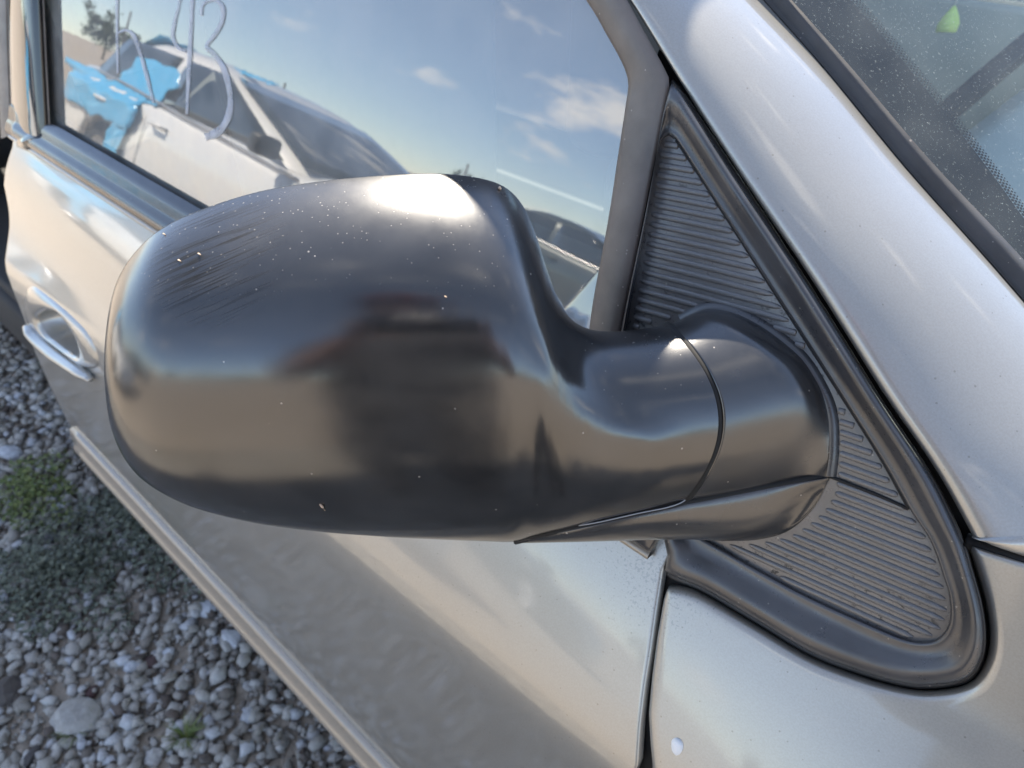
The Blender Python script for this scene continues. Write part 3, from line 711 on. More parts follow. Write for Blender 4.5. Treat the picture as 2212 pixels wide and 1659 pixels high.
foot = sleeve(); foot['label'] = 'black mirror foot joining the housing to the ribbed triangle'
# flange round the foot
FL = np.array([(1469, 691), (1525, 667), (1581, 674), (1655, 711), (1729, 770), (1778, 845), (1797, 901), (1799, 975), (1793, 1030)], float)
FLr = resample(catmull(FL, 8), 60); nrm = np.gradient(FLr, axis=0); nrm = np.stack([nrm[:, 1], -nrm[:, 0]], 1); nrm /= np.linalg.norm(nrm, axis=1)[:, None]
rr = [[side(*(p+n_*w), off=of, fn=Ysail) for p, n_ in zip(FLr, nrm)] for w, of in ((-8, .0092), (0, .0092), (6, .0080), (12, .0066), (17, .0045))]
orient_out(loft('foot_flange', rr, M['grain'], foot), (-.5, .9, .8))
# lower cover under neck and foot
lt = np.array([(1112, 1172), (1150, 1163), (1250, 1142), (1350, 1119), (1450, 1097), (1484, 1088), (1512, 1083), (1600, 1066), (1700, 1047), (1760, 1037), (1790, 1033)], float)
lb = np.array([(1118, 1174), (1165, 1173), (1260, 1171), (1360, 1168), (1470, 1166), (1520, 1167), (1570, 1169), (1640, 1166), (1705, 1146), (1757, 1098), (1789, 1038)], float)
lt = resample(catmull(lt, 6), 60); lb = resample(catmull(lb, 6), 60); rr = []
sx = np.array([s[3] for s in SS]); 
def seam_depth(px):
    if px < SS[-1][3]:
        s = SS[int(np.argmin(abs(sx-px)))]; Rp = (s[4]-s[1])/(.60*sin(radians(s[6]))-sin(radians(s[7]))); return s[5]+Rp*s[5]/FPX*(1-cos(radians(s[7])))
    s = SS[-1]; Rp = (s[4]-s[1])/(.60*sin(radians(s[6]))-sin(radians(s[7]))); d0 = s[5]+Rp*s[5]/FPX*(1-cos(radians(s[7]))); d1 = np.dot(side(1791, 1034, off=.0075, fn=Ysail)-CAM, FW)
    k = np.clip((px-s[3])/(1791-s[3]), 0, 1); return d0+(d1-d0)*(.35*k+.65*k**2.5)
dt = np.array([seam_depth(p[0]) for p in lt]); dt = np.convolve(np.r_[[dt[0]]*3, dt, [dt[-1]]*3], np.ones(7)/7, 'valid')
for k, dd in ((0, .008), (.0, .0016), (.015, .0010), (.06, .0009), (.2, .0018), (.4, .0040), (.6, .0075), (.8, .0125), (.93, .018), (1, .025), (.98, .035)):
    row = []
    for a, b, t in zip(lt, lb, dt):
        q = a+(b-a)*k; tp = np.dot(side(*q, off=.0066, fn=Ysail)-CAM, FW); tq = t+dd*min(1, np.linalg.norm(b-a)/60+.05)
        if q[0] > 1480: tq = -math.log(math.exp(-500*tq)+math.exp(-500*tp))/500 if dd < .03 else tp+.004
        row.append(at(*q, tq))
    rr.append(row)
cover = loft('lower_cover', rr, M['housing_foot'], foot); orient_out(cover, tuple(at(1500, 1120, .46)))
tube('cover_gap', [at(*(a+np.array([0, -4])), t+.0032) for a, t in zip(lt, dt)], .0026, M['gap'], foot)
# bright bare edges along the seam
tube('bare_edge', [at(x, y, seam_depth(min(x, 1478))-.0030) for x, y in catmull([(1497, 1066), (1506, 1048), (1511, 1034)], 5)], [.0005, .0010, .0013, .0014, .0015, .0015, .0015, .0014, .0013, .0011, .0005], M['chip'], foot)
tube('bare_edge', [at(x, y, seam_depth(x)+.0000) for x, y in catmull([(1250, 1136), (1300, 1127), (1380, 1109), (1440, 1097), (1472, 1086), (1490, 1072)], 4)], .00035, M['bare'], foot)

# ================================================================== rest of the van: roof, cabin, nose, tail
X0, X1 = -3.55, .95
W2 = 1.80                                   # far side at y = W2 - skin
def Yf(z): return W2-prof(z)
# roof and side rail above the door
xs = np.linspace(-3.45, -.462, 26)  # front edge carried forward, out of view, to shade the mirror neck
rr = []
for x in xs:
    f = 1-max(0, (x+1.0))/.42*.10; zz = 1.60-.032*max(0, (x+.95)/.4)**2
    y0 = tumble(0, zz-.02)+.005
    pr_ = [(y0+.02, zz-.03), (y0, zz-.005), (y0+.012, zz+.03), (y0+.05, zz+.075), (y0+.14, zz+.11), (y0+.35, zz+.13), (.9, zz+.14)]
    rr.append([(x, y, z) for y, z in pr_]+[(x, W2-y, z) for y, z in pr_[-2::-1]])
orient_out(loft('roof', rr, M['silver'], van), (-1.5, .9, 1.0))
# rear side: dark opening behind the front door, sill, tail
box('sill', (-2.65, .0, .27), (-1.30, .30, .43), M['cabin_dark'], van, .02)
box('cabin_floor', (-3.5, .02, .40), (.25, 1.78, .46), M['cabin_dark'], van, .01)
box('opening_seal', (-1.47, .03, .44), (-1.40, .14, 1.62), M['cabin_dark'], van, .02)
rr = []
for z in np.r_[np.linspace(.28, 1.03, 16)]:
    rr.append([(x, prof(z)+.06+.05*max(0, (-3.0-x))**2*4, z) for x in np.linspace(-3.52, -2.55, 12)])
orient_out(loft('rear_quarter', rr, M['silver'], van, solid=.004), (-2.8, .9, .8))
rr = [[(x, tumble(x, z)+.08, z) for x in np.linspace(-3.45, -2.55, 6)] for z in np.linspace(1.03, 1.6, 6)]
orient_out(loft('rear_window', rr, M['gloss_black'], van, solid=.004), (-2.8, .9, 1.2))
rr = [[(x, Yf(z), z) for x in np.linspace(-3.5, .9, 30)] for z in np.linspace(.25, 1.05, 16)]
orient_out(loft('far_side', rr, M['silver'], van, solid=.004), (-1.5, .9, .8))
for xa_, xb_ in ((-3.4, -2.45), (-2.35, -1.35), (-1.25, -.35)):
    rr = [[(x, W2-tumble(x, z)-.02, z) for x in np.linspace(xa_, xb_-max(0, (z-1.05))*(1.1 if xb_ > -.5 else 0), 8)] for z in np.linspace(1.05, 1.6, 6)]
    orient_out(loft('far_window', rr, M['door_glass'], van), (-1.5, .9, 1.2))
for x in (-3.43, -2.40, -1.30): box('far_pillar', (x-.05, W2-.20, 1.0), (x+.05, W2-.10, 1.64), M['cabin'], van, .01)
rr = [[(-3.52-.10*sin(pi*(z-.28)/1.5), y, z) for y in np.linspace(.08, 1.72, 10)] for z in np.linspace(.28, 1.66, 14)]
orient_out(loft('tailgate', rr, M['silver'], van, solid=.004), (-2.5, .9, .9))
# nose: fender side and hood in one sheet
rr = []
for x in np.linspace(.075, 1.05, 20):
    k = (x-.075)/.975; zt = 1.115-.10*k-.20*k**4; tp = .006+.20*k**3
    h_ = [(prof(z)+tp, z) for z in np.linspace(.50, zt-.085, 14)]; y0 = h_[-1][0]
    h_ += [(y0+.012, zt-.062), (y0+.035, zt-.036), (y0+.075, zt-.016), (y0+.15, zt-.003), (y0+.30, zt+.010), (.9, zt+.022)]
    rr.append([(x, y, z) for y, z in h_]+[(x, W2-y, z) for y, z in h_[-2::-1]])
orient_out(loft('hood', rr, M['silver'], van, solid=.003), (.4, .9, .5))
box('cowl_panel', (-.02, .17, 1.075), (.10, 1.63, 1.095), M['black_rubber'], van, .005)
box('front_bumper', (.92, .12, .25), (1.20, 1.68, .78), M['silver'], van, .12, 4)
for x in (.62, -2.9):
    for y in (.05, 1.55):
        w = []
        for yy, rd in ((y, .20), (y, .31), (y+.02, .335), (y+.18, .335), (y+.20, .31), (y+.20, .20)): w.append([(x+rd*cos(a), yy, .335+rd*sin(a)) for a in np.linspace(0, 2*pi, 40, endpoint=False)])
        wh = loft('wheel', w, M['tyre'], van, closed=True)
        loft('wheel_rim', [[(x+rd*cos(a), yy, .335+rd*sin(a)) for a in np.linspace(0, 2*pi, 40, endpoint=False)] for yy, rd in ((y+.01, .205), (y+.03, .19), (y+.04, .08), (y+.02, .05), (y+.02, .002))], M['rim'], wh, closed=True)
# dashboard and cowl behind the windshield, seats, steering wheel
rr = []
for y in np.linspace(.10, 1.70, 16):
    rr.append([(.22, y, .98), (.16, y, 1.035), (.02, y, 1.055), (-.12, y, 1.06), (-.22, y, 1.05), (-.27, y, 1.02), (-.28, y, .93), (-.24, y, .70), (-.2, y, .5)])
dash = orient_out(loft('dashboard', rr, M['dash'], van), (0, .9, .7))
for y in (.55, 1.2): box('air_vent', (-.10, y-.12, 1.058), (-.05, y+.12, 1.066), M['cabin_dark'], dash, .002)
box('defroster_grille', (.02, .3, 1.052), (.06, 1.5, 1.0605), M['cabin_dark'], dash, .002)
for yc in (.48, 1.32):
    s = box('seat_cushion', (-1.02, yc-.26, .55), (-.48, yc+.26, .76), M['seat'], van, .06, 4)
    b = box('seat_back', (-1.16, yc-.25, .72), (-.98, yc+.25, 1.34), M['seat'], van, .07, 4)
    h = box('headrest', (-1.16, yc-.13, 1.36), (-1.06, yc+.13, 1.54), M['seat'], van, .045, 4)
tube('steering_wheel', [(-.36+.10*sin(a), 1.32+.19*cos(a), .98+.16*sin(a)) for a in np.linspace(0, 2*pi, 40)], .014, M['cabin_dark'], van)
rr = [[(x, Yb(x, .95)+.085, z) for x in np.linspace(-1.28, -.14, 12)] for z in np.linspace(.35, 1.05, 6)]+[[(x, .012, 1.055) for x in np.linspace(-1.28, -.14, 12)]]
loft('door_trim', rr, M['cabin'], door)

M['door_card'] = principled('door_card_grey', (.36, .40, .38), .7)
fdt = box('far_door_trim', (-1.32, 1.73, .40), (-.22, 1.77, 1.045), M['door_card'], van, .012); box('armrest', (-1.1, 1.64, .70), (-.5, 1.735, .76), M['door_card'], fdt, .02)
M['lime'] = principled('lime_card', (.62, .78, .20), .6)
tagp = at(2052, 42, 1.28)
fresh = thing('air_freshener', 'small lime green hanging tag behind the windshield at the top right', 'air freshener', tuple(tagp))
rr = [[(u*w, v_, z) for u, v_ in ((-1, -.002), (1, -.002), (1, .002), (-1, .002))] for z, w in ((-.020, .017), (-.008, .018), (.004, .013), (.014, .006), (.02, .002))]
ft = loft('tag', [[np.array(RT)*p[0]+np.array(FW)*p[1]+np.array([0, 0, p[2]]) for p in r] for r in rr], M['lime'], fresh, closed=True, cap0=True, cap1=True)
tube('string', [(0, 0, .02), (.004, .0, .10), (.010, .0, .30)], .0012, M['chip'], fresh, n=5)

# ================================================================== gravel, stones, weeds
ico_v = []; bm = bmesh.new(); bmesh.ops.create_icosphere(bm, subdivisions=1, radius=1); ico_v = np.array([v.co[:] for v in bm.verts]); ico_f = np.array([[v.index for v in f.verts] for f in bm.faces]); bm.free()
def rotm(n):
    q = rng.normal(size=(n, 4)); q /= np.linalg.norm(q, axis=1)[:, None]; w, x, y, z = q.T
    return np.stack([np.stack([1-2*(y*y+z*z), 2*(x*y-z*w), 2*(x*z+y*w)], 1), np.stack([2*(x*y+z*w), 1-2*(x*x+z*z), 2*(y*z-x*w)], 1), np.stack([2*(x*z-y*w), 2*(y*z+x*w), 1-2*(x*x+y*y)], 1)], 1)
def mat_stone():
    m = principled('crushed_limestone', (.42, .42, .42), .9); n, l, b = nodes(m)
    g = n.new('ShaderNodeNewGeometry'); r = n.new('ShaderNodeValToRGB'); e = r.color_ramp.elements
    e[0].position = 0; e[0].color = (.06, .05, .042, 1); e[1].position = 1; e[1].color = (.46, .47, .49, 1)
    for p, c in ((.08, (.10, .075, .06, 1)), (.16, (.25, .23, .195, 1)), (.5, (.37, .345, .305, 1)), (.82, (.47, .45, .41, 1))): k = r.color_ramp.elements.new(p); k.color = c
    l.new(g.outputs['Random Per Island'], r.inputs[0]); nz_ = add_noise(m, 90, 5, .7)
    l.new(mixc(m, math_(m, 'MULTIPLY', ramp(m, nz_, .4, .7), .35), r.outputs[0], (.20, .17, .14)), b.inputs['Base Color']); bump(m, nz_, .5, .004); return m
M['stone'] = mat_stone()
def stones(name, n, x0, x1, y0, y1, s0, s1, power=2.0):
    c = np.stack([rng.uniform(x0, x1, n), rng.uniform(y0, y1, n), np.zeros(n)], 1)
    s = s0+(s1-s0)*rng.random(n)**power; sc_ = s[:, None]*np.stack([np.ones(n), rng.uniform(.6, .95, n), rng.uniform(.4, .75, n)], 1)
    jit = 1+rng.uniform(-.45, .35, (n, len(ico_v), 1)); A = ico_v[None]*jit*sc_[:, None]
    th = rng.uniform(0, 2*pi, n); Rm_ = rotm(n)
    # mostly lie flat: tilt a little, then spin
    tl = rng.normal(0, .35, (n, 2)); cz, sz = np.cos(th), np.sin(th); zero = np.zeros(n); one = np.ones(n)
    Rz = np.stack([np.stack([cz, -sz, zero], 1), np.stack([sz, cz, zero], 1), np.stack([zero, zero, one], 1)], 1)
    ca, sa = np.cos(tl[:, 0]), np.sin(tl[:, 0]); Rx = np.stack([np.stack([one, zero, zero], 1), np.stack([zero, ca, -sa], 1), np.stack([zero, sa, ca], 1)], 1)
    A = np.einsum('nij,njk,nvk->nvi', Rz, Rx, A); c[:, 2] = s*.30+rng.uniform(-.003, .010, n)
    V = (A+c[:, None]).reshape(-1, 3); F = (ico_f[None]+(np.arange(n)*len(ico_v))[:, None, None]).reshape(-1, 3)
    me = bpy.data.meshes.new(name); me.vertices.add(len(V)); me.vertices.foreach_set('co', V.ravel()); me.loops.add(F.size); me.loops.foreach_set('vertex_index', F.ravel().astype(np.int32))
    me.polygons.add(len(F)); me.polygons.foreach_set('loop_start', np.arange(0, F.size, 3, dtype=np.int32)); me.update(calc_edges=True); me.validate()
    o = link(name, me, M['stone'], smooth=False); o['kind'] = 'stuff'; return o
o = stones('gravel', 62000, -3.6, .9, -1.6, .4, .0035, .019, 1.5); tag(o, 'loose pale crushed stone covering the ground beside the van', 'gravel')

def weed_patch(name, n, cx, cy, rx, ry, h, mat):
    th = rng.uniform(0, 2*pi, n); r = rng.random(n)**.72; edge = 1+.25*np.sin(3*th+1)+.18*np.sin(7*th)
    x = cx+rx*r*np.cos(th)*edge; y = cy+ry*r*np.sin(th)*edge; z = .012+h*(1-r**2*.8)*rng.random(n)**1.2
    L = rng.uniform(.006, .014, n); w = L*rng.uniform(.3, .5, n); a = rng.uniform(0, 2*pi, n); el = rng.uniform(-.3, 1.0, n)
    d = np.stack([np.cos(a)*np.cos(el), np.sin(a)*np.cos(el), np.sin(el)], 1); s = np.stack([-np.sin(a), np.cos(a), rng.uniform(-.4, .4, n)], 1); p = np.stack([x, y, z], 1)
    V = np.stack([p, p+d*(L*.5)[:, None]+s*w[:, None], p+d*L[:, None]-np.array([0, 0, 1])*(L*.2)[:, None], p+d*(L*.5)[:, None]-s*w[:, None]], 1).reshape(-1, 3); F = np.arange(4*n).reshape(-1, 4)
    # thin stalks
    m = n//6; k = rng.integers(0, n, m); VV = []; FF = []
    for i in k:
        b0 = len(V)+len(VV); q = np.array([x[i]+rng.normal(0, .01), y[i]+rng.normal(0, .01), 0]); tt = p[i]+np.array([0, 0, .004])
        VV += [q+[.0008, 0, 0], q-[.0008, 0, 0], tt]; FF.append((b0, b0+1, b0+2))
    return mesh(name, np.vstack([V, VV]), [tuple(f) for f in F]+FF, mat, None, smooth=False, fix=False)
def mat_leaf(name, c0, c1):
    m = principled(name, c0, .6); n, l, b = nodes(m); g = n.new('ShaderNodeNewGeometry'); r = n.new('ShaderNodeValToRGB'); r.color_ramp.elements[0].color = (*c0, 1); r.color_ramp.elements[1].color = (*c1, 1)
    l.new(g.outputs['Random Per Island'], r.inputs[0]); l.new(r.outputs[0], b.inputs['Base Color']); return m
M['weed'] = mat_leaf('weed_leaves', (.06, .072, .052), (.16, .175, .12)); M['grass'] = mat_leaf('grass_blades', (.08, .12, .025), (.17, .19, .05))
def gpt(px, py): d = ray(px, py); return CAM+d*(-CAM[2]/d[2])
g1 = gpt(110, 1250); g2 = gpt(300, 1150); g3 = gpt(70, 1080)
o = weed_patch('weed_mat', 3000, g1[0], g1[1], .20, .17, .055, M['weed']); tag(o, 'dense low grey-green weed mat at the left edge of the gravel', 'weed', 'weeds growing in the gravel')
o = weed_patch('weed_mat', 2300, g2[0], g2[1], .27, .12, .045, M['weed']); tag(o, 'sparser grey-green weeds running up to the side moulding of the door', 'weed', 'weeds growing in the gravel')
o = weed_patch('weed_mat', 1300, g3[0], g3[1], .15, .11, .055, M['grass']); tag(o, 'yellowish-green weed tuft above the dense weed mat', 'weed', 'weeds growing in the gravel')
def grass_tuft(name, p, n, h, label):
    V = []; F = []
    for i in range(n):
        a = rng.uniform(0, 2*pi); r = rng.uniform(0, .014); b = np.array([p[0]+r*cos(a), p[1]+r*sin(a), .006]); L = h*rng.uniform(.5, 1); dr = np.array([cos(a), sin(a), 0]); s = np.array([-sin(a), cos(a), 0])*.0016; k0 = len(V)
        for u in (0, .5, 1): c = b+dr*L*.8*u*u+np.array([0, 0, L*(u-.35*u*u)]); V += [c-s*(1-u*.9), c+s*(1-u*.9)]
        F += [(k0, k0+1, k0+3, k0+2), (k0+2, k0+3, k0+5, k0+4)]
    return tag(mesh(name, V, F, M['grass'], None, fix=False), label, 'grass', 'small grass tufts in the gravel')
grass_tuft('grass_tuft', gpt(405, 1600), 60, .05, 'short green grass tuft near the lower end of the moulding')
grass_tuft('grass_tuft', gpt(170, 1590), 40, .045, 'small green grass tuft by the big pale stone at lower left')

# larger stones one can pick out
def big_stone(p, s, flat, colr, label, seed):
    r_ = np.random.default_rng(seed); bm = bmesh.new(); bmesh.ops.create_icosphere(bm, subdivisions=2, radius=1)
    ax = np.array([1, r_.uniform(.6, .9), flat]); th = r_.uniform(0, 2*pi); off = Vector(r_.uniform(-9, 9, 3))
    planes = [(Vector(r_.normal(size=3)).normalized(), r_.uniform(.62, .9)) for _ in range(7)]
    for v in bm.verts:
        c = v.co.normalized(); d = 1.0
        for nn_, h in planes:
            k = c.dot(nn_)
            if k > 0: d = min(d, h/k)
        d *= 1+.06*mnoise.noise(c*2+off); q = Vector((c.x*d*ax[0], c.y*d*ax[1], c.z*d*ax[2]))*s
        v.co = Vector((q.x*cos(th)-q.y*sin(th), q.x*sin(th)+q.y*cos(th), q.z))
    me = bpy.data.meshes.new('stone'); bm.to_mesh(me); bm.free()
    m = principled('stone_'+str(seed), colr, .9); n, l, b = nodes(m); nz_ = add_noise(m, 70, 5, .7); l.new(mixc(m, ramp(m, nz_, .35, .7), tuple(c*.75 for c in colr), tuple(min(.6, c*1.12) for c in colr)), b.inputs['Base Color']); bump(m, nz_, .5, .004)
    o = link('stone', me, m, smooth=False); o.location = (p[0], p[1], s*flat*.55); tag(o, label, 'stone', 'larger stones lying in the gravel')
for i, (px, py, s, fl, c, lab) in enumerate([
    (170, 1560, .052, .45, (.36, .34, .31), 'largest pale beige flat stone at lower left of the gravel'),
    (20, 1500, .034, .6, (.10, .085, .075), 'dark brown stone at the left picture edge in the gravel'),
    (25, 985, .036, .6, (.46, .47, .50), 'pale grey stone at the left edge above the weeds'),
    (130, 1105, .030, .5, (.50, .52, .56), 'bluish white flat stone above the weed mat'),
    (120, 1165, .026, .6, (.13, .13, .135), 'dark grey stone below the bluish white flat one'),
    (165, 1150, .028, .6, (.05, .045, .04), 'near-black stone beside the weeds above the weed mat'),
    (450, 1320, .026, .6, (.58, .60, .62), 'white stone half hidden by the side moulding'),
    (505, 1390, .030, .6, (.55, .56, .57), 'white stone touching the moulding, lower of the two'),
    (330, 1435, .022, .6, (.075, .045, .04), 'dark reddish stone in the middle of the gravel'),
    (200, 1500, .016, .6, (.09, .05, .045), 'small dark reddish stone above the largest beige one'),
    (365, 1420, .018, .7, (.52, .54, .58), 'bluish white round stone beside the dark reddish one'),
    (290, 1445, .020, .7, (.50, .52, .56), 'upright bluish white stone left of the dark reddish one'),
    (70, 1640, .024, .5, (.09, .08, .075), 'dark brown stone at the bottom left corner'),
    (250, 1545, .020, .55, (.50, .52, .56), 'bluish white stone right of the small green tuft'),
    (540, 1550, .022, .7, (.40, .40, .41), 'grey stone pair member near the moulding bottom'),
    (335, 1640, .022, .6, (.44, .42, .39), 'beige stone at the bottom edge left of the grass tuft')]):
    big_stone(gpt(px, py), s, fl, c, lab, 100+i)

# ================================================================== white car parked opposite, plus an added dark one (seen in the reflections)
M['white_paint'] = principled('white_paint', (.74, .735, .71), .4, 0, 1, .04); M['champagne'] = principled('champagne_paint', (.42, .38, .31), .35, .4, 1, .04)
M['car_glass'] = principled('dark_car_glass', (.012, .016, .015), .03, 0, 1, .01); M['film'] = principled('blue_film', (.08, .42, .72), .22, 0, .6, .1)
M['black_trim'] = principled('black_trim', (.02, .02, .02), .5); M['lamp'] = principled('lamp_lens', (.6, .62, .64), .08, 0, 1, .02); M['red_lamp'] = principled('red_lamp_lens', (.35, .02, .02), .1, 0, 1, .02)
M['paper'] = principled('white_sticker', (.75, .74, .72), .7)
def sedan(x_nose, y_c, paint, label, film=False):
    """a saloon pointing along +X, its left side towards the van"""
    c = thing('parked_car', label, 'car', (x_nose-2.2, y_c, 0), 'cars parked opposite the van')
    ox, oy = x_nose-2.2, y_c
    def lf(name, rr, m, par=None, **k):
        o = loft(name, [[(p[0]-0, p[1], p[2]) for p in r] for r in rr], m, par or c, **k); return o
    XA, XB = -2.75, 2.2; N = 50; xs = np.linspace(XA, XB, N)
    hw = pchip([XA, XA+.15, -2.0, -.4, .8, 1.6, 2.05, XB], [.62, .80, .87, .885, .885, .86, .76, .52])
    zsh = pchip([XA, XA+.12, -1.9, -.6, .9, 1.6, 2.05, XB], [.80, .93, .96, .91, .85, .78, .68, .55])
    ztp = pchip([XA, XA+.10, -2.0, -.8, .95, 1.6, 2.05, XB], [.84, 1.02, 1.05, .98, .93, .88, .76, .58])
    rr = []
    for x in xs:
        w = hw(x); a = zsh(x); t = ztp(x); k = [(w*.80, .20), (w*.94, .22), (w*.985, .34), (w, .52), (w*.995, .66), (w*.975, a-.05), (w*.94, a), (w*.86, a+(t-a)*.6), (w*.6, t), (0, t+.01)]
        # wheel arches: pull the sill edge up round the wheels
        for xw in (-1.75, 1.30):
            d = abs(x-xw)
            if d < .36: h = sqrt(.36**2-d*d)+.32; k = [(yy, max(zz, h)) if i < 3 else (yy, max(zz, h+.02*i)) if zz < h+.05 else (yy, zz) for i, (yy, zz) in enumerate(k)]
        rr.append([(x, y, z) for y, z in k]+[(x, -y, z) for y, z in k[-2::-1]])
    body = lf('body', rr, paint, cap0=True, cap1=True)
    # greenhouse
    lev = [(.88, -2.5, 1.0, .82), (.98, -2.42, .75, .80), (1.10, -2.30, .40, .77), (1.22, -2.14, .02, .735), (1.31, -1.96, -.28, .70), (1.375, -1.75, -.55, .64), (1.415, -1.5, -.85, .5), (1.428, -1.3, -1.1, .05)]
    def ringz(xa, xb, w, z, n=40):
        pts = []; cx, hl = .5*(xa+xb), .5*(xb-xa)
        for k in range(n):
            a = 2*pi*k/n; ca, sa = cos(a), sin(a); e = .38
            pts.append((cx+hl*abs(ca)**e*np.sign(ca), w*abs(sa)**e*np.sign(sa), z+.012*(1-abs(sa))*0))
        return pts
    gh = lf('cabin_shell', [ringz(xa, xb, w, z) for z, xa, xb, w in lev], paint, closed=True)
    zl = [l_[0] for l_ in lev]; fa = pchip(zl, [l_[1] for l_ in lev]); fb = pchip(zl, [l_[2] for l_ in lev]); fwid = pchip(zl, [l_[3] for l_ in lev])
    for sgn in (1, -1):
        for xr_, xf_, lean0, lean1 in ((-2.15, -1.10, .45, .0), (-1.00, .60, 0.0, -2.35)):
            rr = []
            for z in np.linspace(.945, 1.325, 8):
                dz = z-.945; a = xr_+lean0*dz; b = xf_+lean1*dz*1.15; rr.append([(a+(b-a)*u, sgn*(fwid(z)+.006), z) for u in np.linspace(0, 1, 8)])
            lf('side_window', rr, M['car_glass'], solid=.004)
        rr = [[(x, sgn*(hw(x)*.955+.004), zsh(x)+.012+h) for h in (0, .022)] for x in np.linspace(-2.2, .85, 20)]
        lf('belt_trim', rr, M['rim'], solid=.004)
        for xh in (-1.75, -.84):
            pth = [(xh-.11, sgn*(.885*.985), .80), (xh-.08, sgn*.915, .803), (xh+.08, sgn*.915, .80), (xh+.11, sgn*.872, .795)]
            tube('door_handle', pth, .014, paint, c)
        for xg in (-2.0, -1.04, .74):
            lf('door_gap', [[(x, sgn*(hw(xg)+.0015-.0*z), z) for x in (xg-.004, xg+.004)] for z in (.36, .5, .66, .82)], M['black_trim'], solid=.001)
        mb = box('side_mirror', (.55, min(sgn*.90, sgn*1.08), .93), (.68, max(sgn*.90, sgn*1.08), 1.06), M['black_trim'] if sgn > 0 else paint, c, .035, 3)
        for xw in (-1.75, 1.30):
            y = sgn*.84; rg = [(y-sgn*.18, .20), (y-sgn*.18, .29), (y-sgn*.15, .315), (y-sgn*.02, .315), (y, .29), (y, .20)]
            wh = lf('wheel', [[(xw+r_*cos(a), yy, .315+r_*sin(a)) for a in np.linspace(0, 2*pi, 28, endpoint=False)] for yy, r_ in rg], M['tyre'], closed=True)
            lf('wheel_rim', [[(xw+r_*cos(a), yy, .315+r_*sin(a)) for a in np.linspace(0, 2*pi, 28, endpoint=False)] for yy, r_ in ((y-sgn*.01, .205), (y-sgn*.03, .19), (y-sgn*.035, .07), (y-sgn*.01, .05), (y-sgn*.01, .004))], M['rim'], wh, closed=True)
        box('headlamp', (1.93, min(sgn*.38, sgn*.72), .58), (2.06, max(sgn*.38, sgn*.72), .70), M['lamp'], c, .03); box('tail_lamp', (-2.72, min(sgn*.42, sgn*.76), .76), (-2.60, max(sgn*.42, sgn*.76), .90), M['red_lamp'], c, .03)
    lf('windscreen', [[(fb(z)+.012-.10*(abs(u)**3)*.6, u*fwid(z)*.93, z) for u in np.linspace(-1, 1, 14)] for z in np.linspace(.965, 1.345, 8)], M['car_glass'], solid=.004)
    lf('rear_screen', [[(fa(z)-.012+.10*(abs(u)**3)*.6, u*fwid(z)*.9, z) for u in np.linspace(-1, 1, 14)] for z in np.linspace(1.0, 1.34, 8)], M['car_glass'], solid=.004)
    if film:
        def sheet(x0, x1, z0, z1, seed, skew=0, amp=.02):
            rr = []
            for i, z in enumerate(np.linspace(z0, z1, 16)):
                r = []
                for j, u in enumerate(np.linspace(0, 1, 20)):
                    x = x0+(x1-x0)*u+skew*(z-z0)+.10*mnoise.noise(Vector((z*11, seed, 0))); zz = z+.11*mnoise.noise(Vector((x*4, seed+3, 0)))
                    base = hw(x) if zz < .88 else (fwid(zz)+(hw(x)*.94-fwid(.92))*max(0, 1-(zz-.88)/.05))
                    n_ = mnoise.noise(Vector((x*7, z*9, seed)))+.5*mnoise.noise(Vector((x*19, z*23, seed)))
                    r.append((x, base+.016+amp*abs(n_)+.01, zz))
                rr.append(r)
            return rr
        f = thing('film', 'x', 'x'); bpy.data.objects.remove(f)
        lf('blue_film', sheet(-2.70, -1.15, .66, .98, 1), M['film'], solid=.001); lf('blue_film', sheet(-1.75, -1.02, .90, 1.22, 2, .4), M['film'], solid=.001)
        lf('blue_film', sheet(-1.55, -1.30, .30, .72, 5, .25), M['film'], solid=.001)
        rr = []
        for x in np.linspace(-2.5, -1.75, 14): rr.append([(x+.05*mnoise.noise(Vector((y*5, x, 1))), y, float(np.interp(x, [-2.5, -2.1, -1.75], [1.02, 1.24, 1.40]))+.02+.05*abs(mnoise.noise(Vector((x*6, y*5, 9))))) for y in np.linspace(-.5, .60, 16)])
        lf('blue_film', rr, M['film'], solid=.001)
        rr = [[(x, .46+.06*u+.03*mnoise.noise(Vector((x*9, u*4, 2))), 1.40-.03*u+.03*abs(mnoise.noise(Vector((x*8, u*6, 4))))) for u in np.linspace(0, 1, 6)] for x in np.linspace(-.9, -.2, 14)]
        lf('blue_film', rr, M['film'], solid=.001)
        lf('white_sticker', [[(-1.66+.0*u+.05*v, fwid(1.05+.14*v)+.014, 1.04+.14*v) for u in (0,)]+[(-1.54+.05*v, fwid(1.05+.14*v)+.014, 1.06+.14*v)] for v in (0, 1)], M['paper'], solid=.001)
    return c
sedan(-2.68, -3.42, M['white_paint'], 'white saloon wrapped in torn blue film, reflected in the door window', True)
M['dark_paint'] = principled('dark_green_paint', (.03, .04, .035), .35, .2, 1, .04)
sedan(-3.6, -10.2, M['dark_paint'], 'added dark green saloon far off, standing in for the dark cabin behind the door glass')  # added: its dark reflection stands in for the cabin seen through the glass

